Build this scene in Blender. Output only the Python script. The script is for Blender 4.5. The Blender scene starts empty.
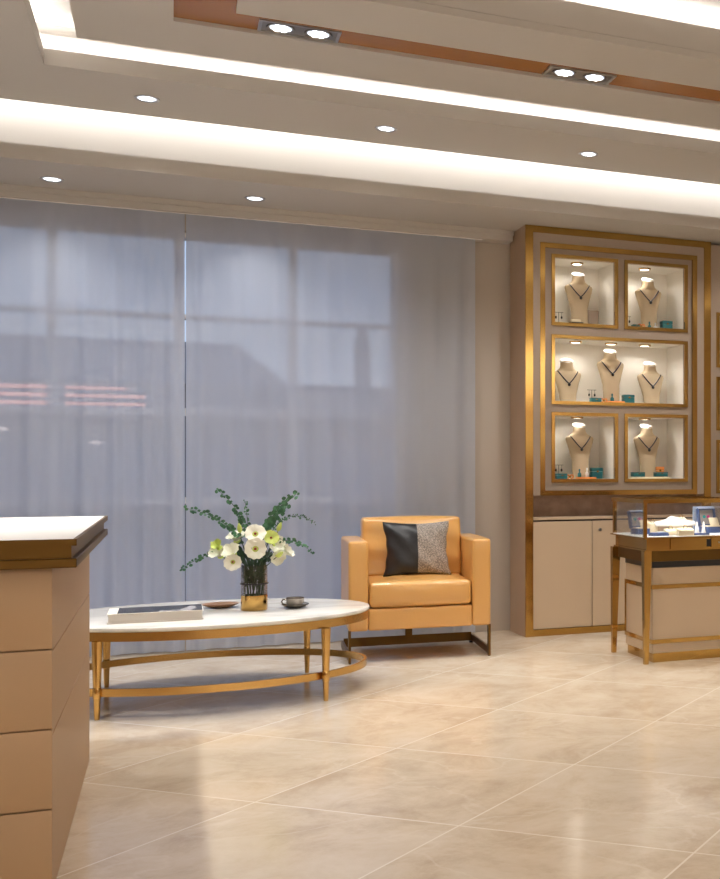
import bpy, bmesh, math, random
from mathutils import Vector, Matrix
random.seed(7)
PI = math.pi
SC = bpy.context.scene
COL = SC.collection

# ------------------------------------------------------------------ materials
def srgb(r, g, b):
    def f(c):
        c /= 255.0
        return c / 12.92 if c <= 0.04045 else ((c + 0.055) / 1.055) ** 2.4
    return (f(r), f(g), f(b), 1.0)

def mat(name, col, rough=0.5, metal=0.0, **kw):
    m = bpy.data.materials.new(name)
    m.use_nodes = True
    b = m.node_tree.nodes['Principled BSDF']
    b.inputs['Base Color'].default_value = col
    b.inputs['Roughness'].default_value = rough
    b.inputs['Metallic'].default_value = metal
    for k, v in kw.items():
        b.inputs[k].default_value = v
    return m

def nodes(m):
    return m.node_tree.nodes, m.node_tree.links, m.node_tree.nodes['Principled BSDF']

def noise_tint(m, c1, c2, scale=8.0, stretch=(1, 1, 1), bump=0.0, detail=4.0, lo=0.35, hi=0.65, coord='Object'):
    N, L, b = nodes(m)
    tc = N.new('ShaderNodeTexCoord'); mp = N.new('ShaderNodeMapping')
    mp.inputs['Scale'].default_value = stretch
    nz = N.new('ShaderNodeTexNoise'); nz.inputs['Scale'].default_value = scale; nz.inputs['Detail'].default_value = detail
    cr = N.new('ShaderNodeValToRGB')
    cr.color_ramp.elements[0].position = lo; cr.color_ramp.elements[0].color = c1
    cr.color_ramp.elements[1].position = hi; cr.color_ramp.elements[1].color = c2
    L.new(tc.outputs[coord], mp.inputs['Vector']); L.new(mp.outputs[0], nz.inputs['Vector'])
    L.new(nz.outputs['Fac'], cr.inputs['Fac']); L.new(cr.outputs[0], b.inputs['Base Color'])
    if bump:
        bp = N.new('ShaderNodeBump'); bp.inputs['Strength'].default_value = bump; bp.inputs['Distance'].default_value = 0.01
        L.new(nz.outputs['Fac'], bp.inputs['Height']); L.new(bp.outputs[0], b.inputs['Normal'])
    return m

def emit(name, col, s):
    m = bpy.data.materials.new(name); m.use_nodes = True
    N, L = m.node_tree.nodes, m.node_tree.links
    N.clear()
    e = N.new('ShaderNodeEmission'); e.inputs[0].default_value = col; e.inputs[1].default_value = s
    o = N.new('ShaderNodeOutputMaterial'); L.new(e.outputs[0], o.inputs[0])
    return m

def glass(name, tint=(1, 1, 1, 1), gloss=0.06, rough=0.02):
    m = bpy.data.materials.new(name); m.use_nodes = True
    N, L = m.node_tree.nodes, m.node_tree.links
    N.clear()
    t = N.new('ShaderNodeBsdfTransparent'); t.inputs[0].default_value = tint
    g = N.new('ShaderNodeBsdfGlossy'); g.inputs['Roughness'].default_value = rough
    mx = N.new('ShaderNodeMixShader')
    lw = N.new('ShaderNodeLayerWeight'); lw.inputs[0].default_value = 0.25
    ma = N.new('ShaderNodeMath'); ma.operation = 'MULTIPLY_ADD'; ma.inputs[1].default_value = 0.5; ma.inputs[2].default_value = gloss
    L.new(lw.outputs['Fresnel'], ma.inputs[0]); L.new(ma.outputs[0], mx.inputs[0])
    L.new(t.outputs[0], mx.inputs[1]); L.new(g.outputs[0], mx.inputs[2])
    o = N.new('ShaderNodeOutputMaterial'); L.new(mx.outputs[0], o.inputs[0])
    return m

def sheer():
    m = bpy.data.materials.new('sheer_fabric'); m.use_nodes = True
    N, L = m.node_tree.nodes, m.node_tree.links
    N.clear()
    t = N.new('ShaderNodeBsdfTransparent'); t.inputs[0].default_value = (1, 1, 1, 1)
    d = N.new('ShaderNodeBsdfDiffuse'); d.inputs[0].default_value = srgb(214, 216, 224)
    tl = N.new('ShaderNodeBsdfTranslucent'); tl.inputs[0].default_value = srgb(198, 212, 236)
    a = N.new('ShaderNodeMixShader'); a.inputs[0].default_value = 0.5
    L.new(d.outputs[0], a.inputs[1]); L.new(tl.outputs[0], a.inputs[2])
    mx = N.new('ShaderNodeMixShader')
    # fine weave: denser where the cloth is seen edge-on
    lw = N.new('ShaderNodeLayerWeight'); lw.inputs[0].default_value = 0.35
    ma = N.new('ShaderNodeMath'); ma.operation = 'MULTIPLY_ADD'; ma.inputs[1].default_value = 0.15; ma.inputs[2].default_value = 0.83
    ma.use_clamp = True
    L.new(lw.outputs['Facing'], ma.inputs[0]); L.new(ma.outputs[0], mx.inputs[0])
    L.new(t.outputs[0], mx.inputs[1]); L.new(a.outputs[0], mx.inputs[2])
    o = N.new('ShaderNodeOutputMaterial'); L.new(mx.outputs[0], o.inputs[0])
    return m

def marble_floor():
    m = mat('marble_tile', srgb(205, 188, 164), 0.13)
    N, L, b = nodes(m)
    b.inputs['Specular IOR Level'].default_value = 0.5
    g = N.new('ShaderNodeNewGeometry')
    mp = N.new('ShaderNodeMapping'); mp.inputs['Rotation'].default_value = (0, 0, -PI / 4)
    L.new(g.outputs['Position'], mp.inputs['Vector'])
    sx = N.new('ShaderNodeSeparateXYZ'); L.new(mp.outputs[0], sx.inputs[0])
    S = 0.81
    def M(op, a, v=None, w=None):
        n = N.new('ShaderNodeMath'); n.operation = op
        for k, q in ((0, a), (1, v), (2, w)):
            if q is None: continue
            if isinstance(q, (int, float)): n.inputs[k].default_value = q
            else: L.new(q, n.inputs[k])
        return n.outputs[0]
    # rotated by -45 deg: u=(x+y)/sqrt2, w=(y-x)/sqrt2
    u = M('DIVIDE', M('SUBTRACT', sx.outputs[0], 3.227), S)
    w = M('DIVIDE', M('SUBTRACT', sx.outputs[1], 1.238), S)
    du = M('ABSOLUTE', M('SUBTRACT', u, M('ROUND', u)))
    dw = M('ABSOLUTE', M('SUBTRACT', w, M('ROUND', w)))
    line = M('LESS_THAN', M('MINIMUM', du, dw), 0.0042)
    cid = N.new('ShaderNodeCombineXYZ'); L.new(M('FLOOR', u), cid.inputs[0]); L.new(M('FLOOR', w), cid.inputs[1])
    wn = N.new('ShaderNodeTexWhiteNoise'); wn.noise_dimensions = '3D'; L.new(cid.outputs[0], wn.inputs['Vector'])
    off = N.new('ShaderNodeVectorMath'); off.operation = 'SCALE'; L.new(wn.outputs['Color'], off.inputs[0]); off.inputs['Scale'].default_value = 17.0
    add = N.new('ShaderNodeVectorMath'); add.operation = 'ADD'; L.new(mp.outputs[0], add.inputs[0]); L.new(off.outputs[0], add.inputs[1])
    n1 = N.new('ShaderNodeTexNoise'); n1.inputs['Scale'].default_value = 3.0; n1.inputs['Detail'].default_value = 11; n1.inputs['Roughness'].default_value = 0.7; n1.inputs['Distortion'].default_value = 0.35
    L.new(add.outputs[0], n1.inputs['Vector'])
    cr = N.new('ShaderNodeValToRGB'); e = cr.color_ramp.elements
    e[0].position = 0.32; e[0].color = srgb(196, 176, 152)
    e[1].position = 0.68; e[1].color = srgb(224, 210, 191)
    k = e.new(0.5); k.color = srgb(215, 198, 175)
    L.new(n1.outputs['Fac'], cr.inputs['Fac'])
    # thin pale veins
    n2 = N.new('ShaderNodeTexNoise'); n2.inputs['Scale'].default_value = 1.4; n2.inputs['Detail'].default_value = 9; n2.inputs['Distortion'].default_value = 0.5
    L.new(add.outputs[0], n2.inputs['Vector'])
    v = M('ABSOLUTE', M('SUBTRACT', n2.outputs['Fac'], 0.5))
    vm = N.new('ShaderNodeMapRange'); vm.inputs[1].default_value = 0.0; vm.inputs[2].default_value = 0.014; vm.inputs[3].default_value = 0.3; vm.inputs[4].default_value = 0.0
    L.new(v, vm.inputs[0])
    mx = N.new('ShaderNodeMix'); mx.data_type = 'RGBA'
    L.new(vm.outputs[0], mx.inputs[0]); L.new(cr.outputs[0], mx.inputs[6]); mx.inputs[7].default_value = srgb(232, 220, 202)
    m2 = N.new('ShaderNodeMix'); m2.data_type = 'RGBA'
    L.new(line, m2.inputs[0]); L.new(mx.outputs[2], m2.inputs[6]); m2.inputs[7].default_value = srgb(236, 226, 210)
    L.new(m2.outputs[2], b.inputs['Base Color'])
    rr = N.new('ShaderNodeMapRange'); rr.inputs[3].default_value = 0.1; rr.inputs[4].default_value = 0.2
    L.new(n1.outputs['Fac'], rr.inputs[0]); L.new(rr.outputs[0], b.inputs['Roughness'])
    return m

M = {}
M['floor'] = marble_floor()
M['paint'] = mat('ceiling_paint', srgb(184, 179, 173), 0.7)
M['wall'] = mat('wall_paint', srgb(184, 173, 160), 0.65)
M['bronze'] = mat('bronze_mirror', srgb(160, 106, 54), 0.22, 0.2)
M['gold'] = mat('polished_gold', srgb(186, 148, 82), 0.12, 1.0)
M['table_gold'] = mat('satin_gold', srgb(208, 168, 102), 0.24, 1.0)
M['dark_gold'] = mat('antique_bronze_trim', srgb(104, 78, 40), 0.42, 1.0)
M['lacquer'] = mat('beige_lacquer', srgb(178, 150, 124), 0.42)
M['counter'] = mat('tan_lacquer', srgb(172, 141, 107), 0.48)
M['seam'] = mat('seam_shadow_groove', srgb(120, 84, 58), 0.7)
M['frame_beige'] = mat('taupe_lacquer', srgb(156, 138, 122), 0.45)
M['door'] = mat('door_lacquer', srgb(190, 168, 142), 0.4)
M['brown_panel'] = noise_tint(mat('brown_leather_panel', srgb(150, 122, 104), 0.6), srgb(142, 114, 96), srgb(162, 134, 114), 14)
M['front'] = mat('front_wall_paint', srgb(236, 232, 226), 0.65)  # unseen wall, whitened to bounce fill into the room
M['niche'] = mat('niche_lining', srgb(244, 240, 232), 0.6)
M['white'] = mat('white_stone', srgb(244, 242, 238), 0.45)
M['bust'] = mat('linen_bust', srgb(192, 172, 142), 0.85)
M['navy'] = mat('sapphire_beads', srgb(22, 26, 54), 0.2)
M['black'] = mat('black_lacquer', srgb(18, 18, 20), 0.35)
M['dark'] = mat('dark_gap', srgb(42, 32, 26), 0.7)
M['teal'] = mat('teal_leather', srgb(20, 98, 104), 0.5)
M['orange'] = mat('orange_leather', srgb(224, 138, 66), 0.5)
M['cream'] = mat('cream_velvet', srgb(236, 222, 192), 0.85)
M['blue'] = mat('blue_leatherette', srgb(62, 84, 132), 0.45)
M['paleblue'] = mat('pale_blue_satin', srgb(196, 212, 236), 0.5)
M['grey_velvet'] = mat('grey_velvet', srgb(168, 164, 164), 0.9)
M['pink'] = mat('pink_gem', srgb(224, 70, 150), 0.15)
M['tealgem'] = mat('teal_gem', srgb(40, 170, 170), 0.15)
M['steel'] = mat('brushed_steel', srgb(150, 146, 140), 0.35, 1.0)
M['lampgrey'] = mat('lamp_reflector', srgb(176, 176, 178), 0.35, 0.9)
M['led'] = emit('led_lens', (0.94, 0.96, 1.0, 1), 5.0)
M['glow'] = emit('frosted_lamp_face', (0.86, 0.90, 1.0, 1), 0.95)
M['led_warm'] = emit('warm_led_lens', (1.0, 0.93, 0.8, 1), 5.0)
M['glass'] = glass('clear_glass', (1, 1, 1, 1), 0.015)
M['pane'] = glass('window_glass', (0.98, 0.99, 1, 1), 0.004)
M['vglass'] = glass('amber_tinted_glass', (0.985, 0.975, 0.965, 1), 0.015)
M['tglass'] = glass('smoked_glass', (0.62, 0.6, 0.58, 1), 0.14)
M['sheer'] = sheer()
M['frame'] = mat('window_frame_paint', srgb(238, 237, 236), 0.5)
M['vase_gold'] = mat('vase_gold', srgb(206, 166, 98), 0.12, 1.0)

lm = M['leather'] = mat('tan_leather', srgb(212, 160, 90), 0.3, **{'Coat Weight': 0.5, 'Coat Roughness': 0.22})
N, L, b = nodes(lm)
tc = N.new('ShaderNodeTexCoord'); nz = N.new('ShaderNodeTexNoise'); nz.inputs['Scale'].default_value = 9; nz.inputs['Detail'].default_value = 3
bp = N.new('ShaderNodeBump'); bp.inputs['Strength'].default_value = 0.25; bp.inputs['Distance'].default_value = 0.02
L.new(tc.outputs['Object'], nz.inputs['Vector']); L.new(nz.outputs['Fac'], bp.inputs['Height']); L.new(bp.outputs[0], b.inputs['Normal'])
M['black_leather'] = noise_tint(mat('black_leather', srgb(24, 24, 27), 0.36), srgb(20, 20, 23), srgb(32, 32, 36), 20, bump=0.2)
M['tweed'] = noise_tint(mat('grey_tweed', srgb(150, 140, 132), 0.9), srgb(118, 110, 104), srgb(172, 162, 152), 150, bump=0.4, detail=2, lo=0.4, hi=0.62)
M['petal'] = mat('white_petal', srgb(253, 255, 240), 0.6)
M['petal'].node_tree.nodes['Principled BSDF'].inputs['Subsurface Weight'].default_value = 0.0
M['petal_green'] = mat('lime_petal', srgb(206, 222, 120), 0.6)
M['throat'] = mat('flower_throat', srgb(196, 214, 110), 0.6)
M['stamen'] = mat('dark_red_stamen', srgb(140, 44, 24), 0.6)
M['leaf'] = noise_tint(mat('eucalyptus_leaf', srgb(52, 98, 70), 0.5), srgb(34, 78, 52), srgb(80, 130, 92), 30)
M['leafdark'] = noise_tint(mat('dark_leaf', srgb(24, 52, 34), 0.5), srgb(16, 42, 26), srgb(38, 72, 44), 20)
M['stem'] = mat('green_stem', srgb(44, 70, 40), 0.6)
M['paper'] = mat('book_paper', srgb(232, 226, 218), 0.6)
M['plate_brown'] = mat('copper_brown_plate', srgb(176, 134, 102), 0.3, 0.5)
M['marble_top'] = noise_tint(mat('white_marble_top', srgb(236, 234, 228), 0.16), srgb(208, 206, 200), srgb(240, 238, 232), 3.2, (1, 2.2, 1), detail=8, lo=0.3, hi=0.5)
M['silver'] = mat('silver_rim', srgb(120, 112, 104), 0.2, 0.9)
# outdoors at dusk
M['brick'] = mat('dusk_building_wall', srgb(130, 132, 140), 0.9)
M['roof'] = mat('dusk_roof', srgb(116, 120, 130), 0.9)
M['lit'] = emit('lit_shopfront_band', (1.0, 0.45, 0.36, 1), 1.7)
M['reflection_glint'] = emit('reflection_glow', (1.0, 0.85, 0.8, 1), 1.4)  # glow for the added glints that imitate reflected shop lights
M['paving'] = mat('street_paving', srgb(128, 124, 128), 0.9)

# ------------------------------------------------------------------ mesh helpers
def box(bm, x0, x1, y0, y1, z0, z1, bev=0.0, seg=2):
    vs = [bm.verts.new((x, y, z)) for x in (x0, x1) for y in (y0, y1) for z in (z0, z1)]
    fs = [(0, 1, 3, 2), (4, 6, 7, 5), (0, 4, 5, 1), (2, 3, 7, 6), (0, 2, 6, 4), (1, 5, 7, 3)]
    F = [bm.faces.new([vs[i] for i in f]) for f in fs]
    if bev > 0:
        es = list({e for f in F for e in f.edges})
        bmesh.ops.bevel(bm, geom=es, offset=bev, segments=seg, affect='EDGES', profile=0.5)

def rbox(bm, c, size, r, puff=(0, 0, 0), n=10, cs=4, warp=None):
    """a box with rounded edges and softly bulging faces"""
    h = [s / 2 for s in size]
    def axis(hh):
        a = []
        for i in range(cs): a.append(-hh + r * (1 - math.cos(i / cs * PI / 2)))
        for i in range(n + 1): a.append(-hh + r + (2 * hh - 2 * r) * i / n)
        for i in range(cs - 1, -1, -1): a.append(hh - r * (1 - math.cos(i / cs * PI / 2)))
        return a
    A = [axis(q) for q in h]
    cache = {}
    def vert(p):
        key = tuple(round(q, 6) for q in p)
        if key in cache: return cache[key]
        q = [max(-h[i] + r, min(h[i] - r, p[i])) for i in range(3)]
        d = Vector([p[i] - q[i] for i in range(3)])
        if d.length > 1e-9:
            # cube corner -> sphere
            d = d.normalized() * r
        o = Vector(q) + d
        for i in range(3):
            j, k = (i + 1) % 3, (i + 2) % 3
            w = max(0, 1 - (p[j] / h[j]) ** 2) * max(0, 1 - (p[k] / h[k]) ** 2)
            o[i] += puff[i] * w * (p[i] / h[i])
        if warp: o = warp(o)
        v = bm.verts.new((o[0] + c[0], o[1] + c[1], o[2] + c[2]))
        cache[key] = v
        return v
    for i in range(3):
        j, k = (i + 1) % 3, (i + 2) % 3
        for s in (-1, 1):
            for a in range(len(A[j]) - 1):
                for b_ in range(len(A[k]) - 1):
                    ps = []
                    for (da, db) in ((0, 0), (1, 0), (1, 1), (0, 1)):
                        p = [0, 0, 0]; p[i] = s * h[i]; p[j] = A[j][a + da]; p[k] = A[k][b_ + db]
                        ps.append(vert(p))
                    if s < 0: ps.reverse()
                    if len(set(ps)) == 4:
                        try: bm.faces.new(ps)
                        except ValueError: pass

def lathe(bm, prof, c=(0, 0, 0), n=32, sx=1.0, sy=1.0, cap0=True, cap1=True):
    rings = []
    for (r, z) in prof:
        rings.append([bm.verts.new((c[0] + sx * r * math.cos(2 * PI * i / n), c[1] + sy * r * math.sin(2 * PI * i / n), c[2] + z)) for i in range(n)])
    for a, b_ in zip(rings, rings[1:]):
        for i in range(n):
            bm.faces.new((a[i], a[(i + 1) % n], b_[(i + 1) % n], b_[i]))
    if cap0: bm.faces.new(list(reversed(rings[0])))
    if cap1: bm.faces.new(rings[-1])

def tube(bm, pts, r, n=8, r1=None, closed=False):
    pts = [Vector(p) for p in pts]
    rings = []
    up = Vector((0, 0, 1))
    prev = None
    K = len(pts)
    for i, p in enumerate(pts):
        if closed: t = pts[(i + 1) % K] - pts[i - 1]
        else: t = pts[min(i + 1, K - 1)] - pts[max(i - 1, 0)]
        t.normalize()
        if prev is None:
            a = t.cross(up if abs(t.z) < 0.95 else Vector((1, 0, 0))).normalized()
        else:
            a = (prev - t * prev.dot(t)).normalized()
        prev = a
        b_ = t.cross(a)
        rr = r if r1 is None else r + (r1 - r) * i / (K - 1)
        rings.append([bm.verts.new(p + (a * math.cos(2 * PI * k / n) + b_ * math.sin(2 * PI * k / n)) * rr) for k in range(n)])
    seq = list(zip(rings, rings[1:])) + ([(rings[-1], rings[0])] if closed else [])
    for A_, B_ in seq:
        for k in range(n):
            bm.faces.new((A_[k], A_[(k + 1) % n], B_[(k + 1) % n], B_[k]))
    if not closed:
        bm.faces.new(list(reversed(rings[0]))); bm.faces.new(rings[-1])

def taper(bm, cx, cy, z0, z1, a0, a1, b0=None, b1=None, dx=0, dy=0):
    """square post: half sizes a0 (bottom) to a1 (top); dx,dy shift of the bottom"""
    b0 = a0 if b0 is None else b0; b1 = a1 if b1 is None else b1
    v = []
    for (z, a, b_, ox, oy) in ((z0, a0, b0, dx, dy), (z1, a1, b1, 0, 0)):
        v.append([bm.verts.new((cx + ox + sx * a, cy + oy + sy * b_, z)) for sx, sy in ((-1, -1), (1, -1), (1, 1), (-1, 1))])
    for i in range(4):
        bm.faces.new((v[0][i], v[0][(i + 1) % 4], v[1][(i + 1) % 4], v[1][i]))
    bm.faces.new(list(reversed(v[0]))); bm.faces.new(v[1])

def ellipse_band(bm, cx, cy, a, b_, t, z0, z1, n=96):
    R = []
    for i in range(n):
        th = 2 * PI * i / n; c, s = math.cos(th), math.sin(th)
        R.append([bm.verts.new((cx + (a + o) * c, cy + (b_ + o) * s, z)) for (o, z) in ((0, z0), (0, z1), (-t, z1), (-t, z0))])
    for i in range(n):
        A_, B_ = R[i], R[(i + 1) % n]
        for k in range(4):
            bm.faces.new((A_[k], B_[k], B_[(k + 1) % 4], A_[(k + 1) % 4]))

def ellipse_slab(bm, cx, cy, a, b_, z0, z1, n=128, bev=0.005):
    prof = [(-bev, z0), (0, z0 + bev), (0, z1 - bev), (-bev * .3, z1 - bev * .3), (-bev, z1)]
    R = []
    for (o, z) in prof:
        R.append([bm.verts.new((cx + (a + o) * math.cos(2 * PI * i / n), cy + (b_ + o) * math.sin(2 * PI * i / n), z)) for i in range(n)])
    for A_, B_ in zip(R, R[1:]):
        for i in range(n):
            bm.faces.new((A_[i], A_[(i + 1) % n], B_[(i + 1) % n], B_[i]))
    bm.faces.new(list(reversed(R[0]))); bm.faces.new(R[-1])

def frame_xz(bm, x0, x1, z0, z1, w, y0, y1, bev=0.0):
    """rectangular frame standing in the XZ plane (outer size given)"""
    box(bm, x0, x0 + w, y0, y1, z0, z1, bev); box(bm, x1 - w, x1, y0, y1, z0, z1, bev)
    box(bm, x0 + w, x1 - w, y0, y1, z1 - w, z1, bev); box(bm, x0 + w, x1 - w, y0, y1, z0, z0 + w, bev)

def ring_xy(bm, X0, X1, Y0, Y1, x0, x1, y0, y1, z0, z1):
    """horizontal slab with a rectangular hole"""
    box(bm, X0, x0, Y0, Y1, z0, z1); box(bm, x1, X1, Y0, Y1, z0, z1)
    box(bm, x0, x1, Y0, y0, z0, z1); box(bm, x0, x1, y1, Y1, z0, z1)

def wmat(o):
    m = o.matrix_basis.copy()
    while o.parent:
        o = o.parent
        m = o.matrix_basis @ m
    return m

def obj(name, bm, m, parent=None, smooth=None, world=True, label=None, kind=None):
    bmesh.ops.recalc_face_normals(bm, faces=bm.faces[:])
    if parent is not None and world:
        bm.transform(wmat(parent).inverted())
    me = bpy.data.meshes.new(name); bm.to_mesh(me); bm.free()
    ms = m if isinstance(m, (list, tuple)) else [m]
    for q in ms: me.materials.append(M[q] if isinstance(q, str) else q)
    o = bpy.data.objects.new(name, me); COL.objects.link(o)
    if parent is not None: o.parent = parent
    if smooth is not None:
        for p in me.polygons: p.use_smooth = True
        if smooth < 180:
            me.set_sharp_from_angle(angle=math.radians(smooth))
    if label: o['label'] = label
    if kind: o['kind'] = kind
    return o

def thing(name, label, cat, loc=(0, 0, 0), rz=0, group=None):
    o = bpy.data.objects.new(name, None); COL.objects.link(o)
    o.empty_display_size = 0.1
    o.location = loc; o.rotation_euler = (0, 0, rz)
    o['label'] = label; o['category'] = cat
    if group: o['group'] = group
    return o

def tag(o, label, cat, group=None, kind=None):
    o['label'] = label; o['category'] = cat
    if group: o['group'] = group
    if kind: o['kind'] = kind
    return o

def dup(root, loc, label, rz=None, group=None):
    r = root.copy(); COL.objects.link(r); r.location = loc
    if rz is not None: r.rotation_euler = (0, 0, rz)
    r['label'] = label
    if group: r['group'] = group
    for ch in list(root.children):
        c = ch.copy(); COL.objects.link(c); c.parent = r
        for g in ch.children:
            d = g.copy(); COL.objects.link(d); d.parent = c
    return r

def struct(name, bm, m, smooth=None):
    o = obj(name, bm, m, smooth=smooth); o['kind'] = 'structure'
    return o

B = bmesh.new

# ------------------------------------------------------------------ camera
cam = bpy.data.cameras.new('camera'); co = bpy.data.objects.new('camera', cam); COL.objects.link(co)
co.location = (0, 0, 1.15); co.rotation_euler = (PI / 2, 0, -math.radians(26.155))
cam.sensor_fit = 'HORIZONTAL'; cam.sensor_width = 36; cam.lens = 36 * 1154 / 720
cam.shift_x = (360 - 737.3) / 720; cam.shift_y = (468.5 - 439.5) / 720
cam.clip_start = 0.05; cam.clip_end = 200
SC.camera = co

# ------------------------------------------------------------------ room shell
XL, XR, YF, YB = -3.3, 6.6, -2.6, 8.1
bm = B(); box(bm, XL - .2, XR + .2, YF - .2, YB + .25, -.15, 0); struct('floor', bm, 'floor')
bm = B(); box(bm, XL - .2, XL, YF, YB + .25, 0, 3.6); struct('wall_left', bm, 'wall')
bm = B(); box(bm, XR, XR + .2, YF, YB + .25, 0, 3.6); struct('wall_right', bm, 'wall')
bm = B(); box(bm, XL, XR, YF - .2, YF, 0, 3.6); struct('wall_front', bm, 'front')
bm = B(); box(bm, XL, XR, YF, YF + .03, 0, 1.35); box(bm, XL, XR, YF, YF + .03, 1.95, 2.25); struct('reflection_bands', bm, 'brown_panel')  # unseen dark bands added to vary the reflections in the gold
# window wall with one big opening
WX0, WX1, WZ0, WZ1 = -2.78, 1.40, 0.10, 2.655
bm = B()
box(bm, XL, WX0, YB, YB + .25, 0, 3.6); box(bm, WX1, XR, YB, YB + .25, 0, 3.6)
box(bm, WX0, WX1, YB, YB + .25, WZ1, 3.6); box(bm, WX0, WX1, YB, YB + .25, 0, WZ0)
struct('wall_back', bm, 'wall')
# upper slab
bm = B(); box(bm, XL, XR, YF, YB, 3.45, 3.6); struct('ceiling', bm, 'paint')

# dropped ceiling panel with the big tray opening
TX0, TX1, TY0, TY1 = -0.55, 6.0, 1.2, 6.475
bm = B()
ring_xy(bm, XL, XR, YF, 7.02, TX0, TX1, TY0, TY1, 3.101, 3.18)
box(bm, XL, XR, 7.02, 7.171, 3.101, 3.113)
struct('trim_1', bm, 'paint')
# tray: outer trough wall and its own upper ceiling
bm = B()
ring_xy(bm, TX0 - .16, TX1 + .16, TY0 - .16, TY1 + .16, TX0 - .10, TX1 + .10, TY0 - .10, TY1 + .10, 3.18, 3.33)
ring_xy(bm, TX0 - .16, TX1 + .16, TY0 - .16, TY1 + .16, TX0 + .5, TX1 - .5, TY0 + .5, TY1 - .5, 3.33, 3.35)
struct('trim_2', bm, 'paint')
# a slim moulding line inside the lit trough
bm = B()
ring_xy(bm, TX0 - .10, TX1 + .10, TY0 - .10, TY1 + .10, TX0 - .085, TX1 + .085, TY0 - .085, TY1 + .085, 3.262, 3.275)
struct('trim_3', bm, 'paint')
# floating inner panel with bronze ring set into it, and the central raised tray
PX0, PX1, PY0, PY1 = -0.40, 5.85, 1.35, 6.31
RX0, RX1, RY0, RY1 = 0.012, 5.44, 1.76, 5.885
QX0, QX1, QY0, QY1 = 0.265, 5.19, 2.0, 5.66
HX0, HX1, HY0, HY1 = 0.665, 4.79, 2.4, 5.257
bm = B()
ring_xy(bm, PX0, PX1, PY0, PY1, RX0, RX1, RY0, RY1, 3.20, 3.235)
ring_xy(bm, QX0, QX1, QY0, QY1, HX0, HX1, HY0, HY1, 3.20, 3.235)
ring_xy(bm, PX0 + .06, PX1 - .06, PY0 + .06, PY1 - .06, HX0 + .002, HX1 - .002, HY0 + .002, HY1 - .002, 3.236, 3.281)
struct('trim_4', bm, 'paint')
bm = B(); ring_xy(bm, RX0, RX1, RY0, RY1, QX0, QX1, QY0, QY1, 3.219, 3.236); struct('trim_5', bm, 'bronze')
bm = B()
ring_xy(bm, HX0 - .15, HX1 + .15, HY0 - .15, HY1 + .15, HX0 - .005, HX1 + .005, HY0 - .005, HY1 + .005, 3.283, 3.365)
ring_xy(bm, HX0 - .19, HX1 + .19, HY0 - .19, HY1 + .19, HX0 - .14, HX1 + .14, HY0 - .14, HY1 + .14, 3.366, 3.449)
struct('trim_6', bm, 'paint')
# window-side beam: fascia lip, upper fascia washed by the hidden strip, soffit
bm = B()
box(bm, XL, XR, 7.271, YB, 2.815, 2.898, 0)
box(bm, XL, XR, 7.292, YB, 2.898, 3.45, 0)
struct('trim_7', bm, 'paint')
# cornice above the curtain
bm = B()
box(bm, XL, 2.160, 7.945, YB, 2.782, 2.815); box(bm, XL, 2.155, 7.962, YB, 2.745, 2.782)
struct('trim_8', bm, 'paint')

# ------------------------------------------------------------------ window
win = bpy.data.objects.new('window_1', None); COL.objects.link(win); win.location = (WX0, 8.2, WZ0); win['kind'] = 'structure'
bm = B(); frame_xz(bm, WX0, WX1, WZ0, WZ1, .035, 8.16, 8.26); obj('window_frame', bm, 'frame', win)
for x in (-2.71 + .0, -2.02, -1.335, -.65, .046, .73):
    if x < WX0 + .1: continue
    bm = B(); box(bm, x - .025, x + .025, 8.165, 8.25, WZ0 + .035, WZ1 - .035); obj('mullion', bm, 'frame', win)
for z, h in ((2.12, .014), (1.512, .024), (.945, .02)):
    bm = B(); box(bm, WX0 + .035, WX1 - .035, 8.17, 8.245, z - h, z + h); obj('transom', bm, 'frame', win)
bm = B(); box(bm, WX0 + .03, WX1 - .03, 8.205, 8.211, WZ0 + .03, WZ1 - .03); obj('window_pane', bm, 'pane', win)

# outdoors: dusk street
bm = B(); box(bm, -40, 60, 8.6, 90, -.3, -.12); o = struct('ground', bm, 'paving')
bd = thing('far_building', 'long hip-roofed building with reddish lit window bands across the street', 'building', (-1.5, 23, -.12))
bm = B(); box(bm, -9, .95, 20, 26, -.12, 2.55); obj('wall', bm, 'brick', bd)
bm = B()
v = [bm.verts.new(p) for p in ((-9.2, 19.8, 2.55), (1.75, 19.8, 2.45), (1.75, 26.2, 2.45), (-9.2, 26.2, 2.55), (-9.2, 21.2, 3.25), (1.0, 21.2, 3.25), (1.0, 24.8, 3.25), (-9.2, 24.8, 3.25))]
for f in ((0, 1, 5, 4), (1, 2, 6, 5), (2, 3, 7, 6), (3, 0, 4, 7), (4, 5, 6, 7), (3, 2, 1, 0)): bm.faces.new([v[i] for i in f])
obj('roof', bm, 'roof', bd)
for zc in (2.13, 2.25, 2.37, 2.52):
    bm = B()
    box(bm, -3.2, -1.62 if zc < 2.45 else -1.9, 19.95, 20.0, zc - .028, zc + .028)
    obj('lit_window', bm, 'lit', bd)
bm = B()
for zc in (2.13, 2.25, 2.37): box(bm, -1.42, -.35 if zc < 2.3 else -.6, 19.95, 20.0, zc - .022, zc + .022)
obj('lit_window', bm, M['lit'], bd)
bl = thing('low_building', 'low flat-topped building to the right of the hip-roofed one', 'building', (5, 29, -.12))
bm = B(); box(bm, 1.4, 11, 27, 31, -.12, 2.90); obj('wall', bm, 'brick', bl)
bm = B(); box(bm, 1.35, 11.1, 26.9, 31.1, 2.90, 2.99); obj('roof', bm, 'roof', bl)
tw = thing('clock_tower', 'slender tower with a pointed top rising behind the low building', 'tower', (4.6, 33, -.12))
bm = B(); box(bm, 4.50, 4.88, 32.5, 32.9, -.12, 4.45); obj('wall', bm, 'brick', tw)
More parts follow.
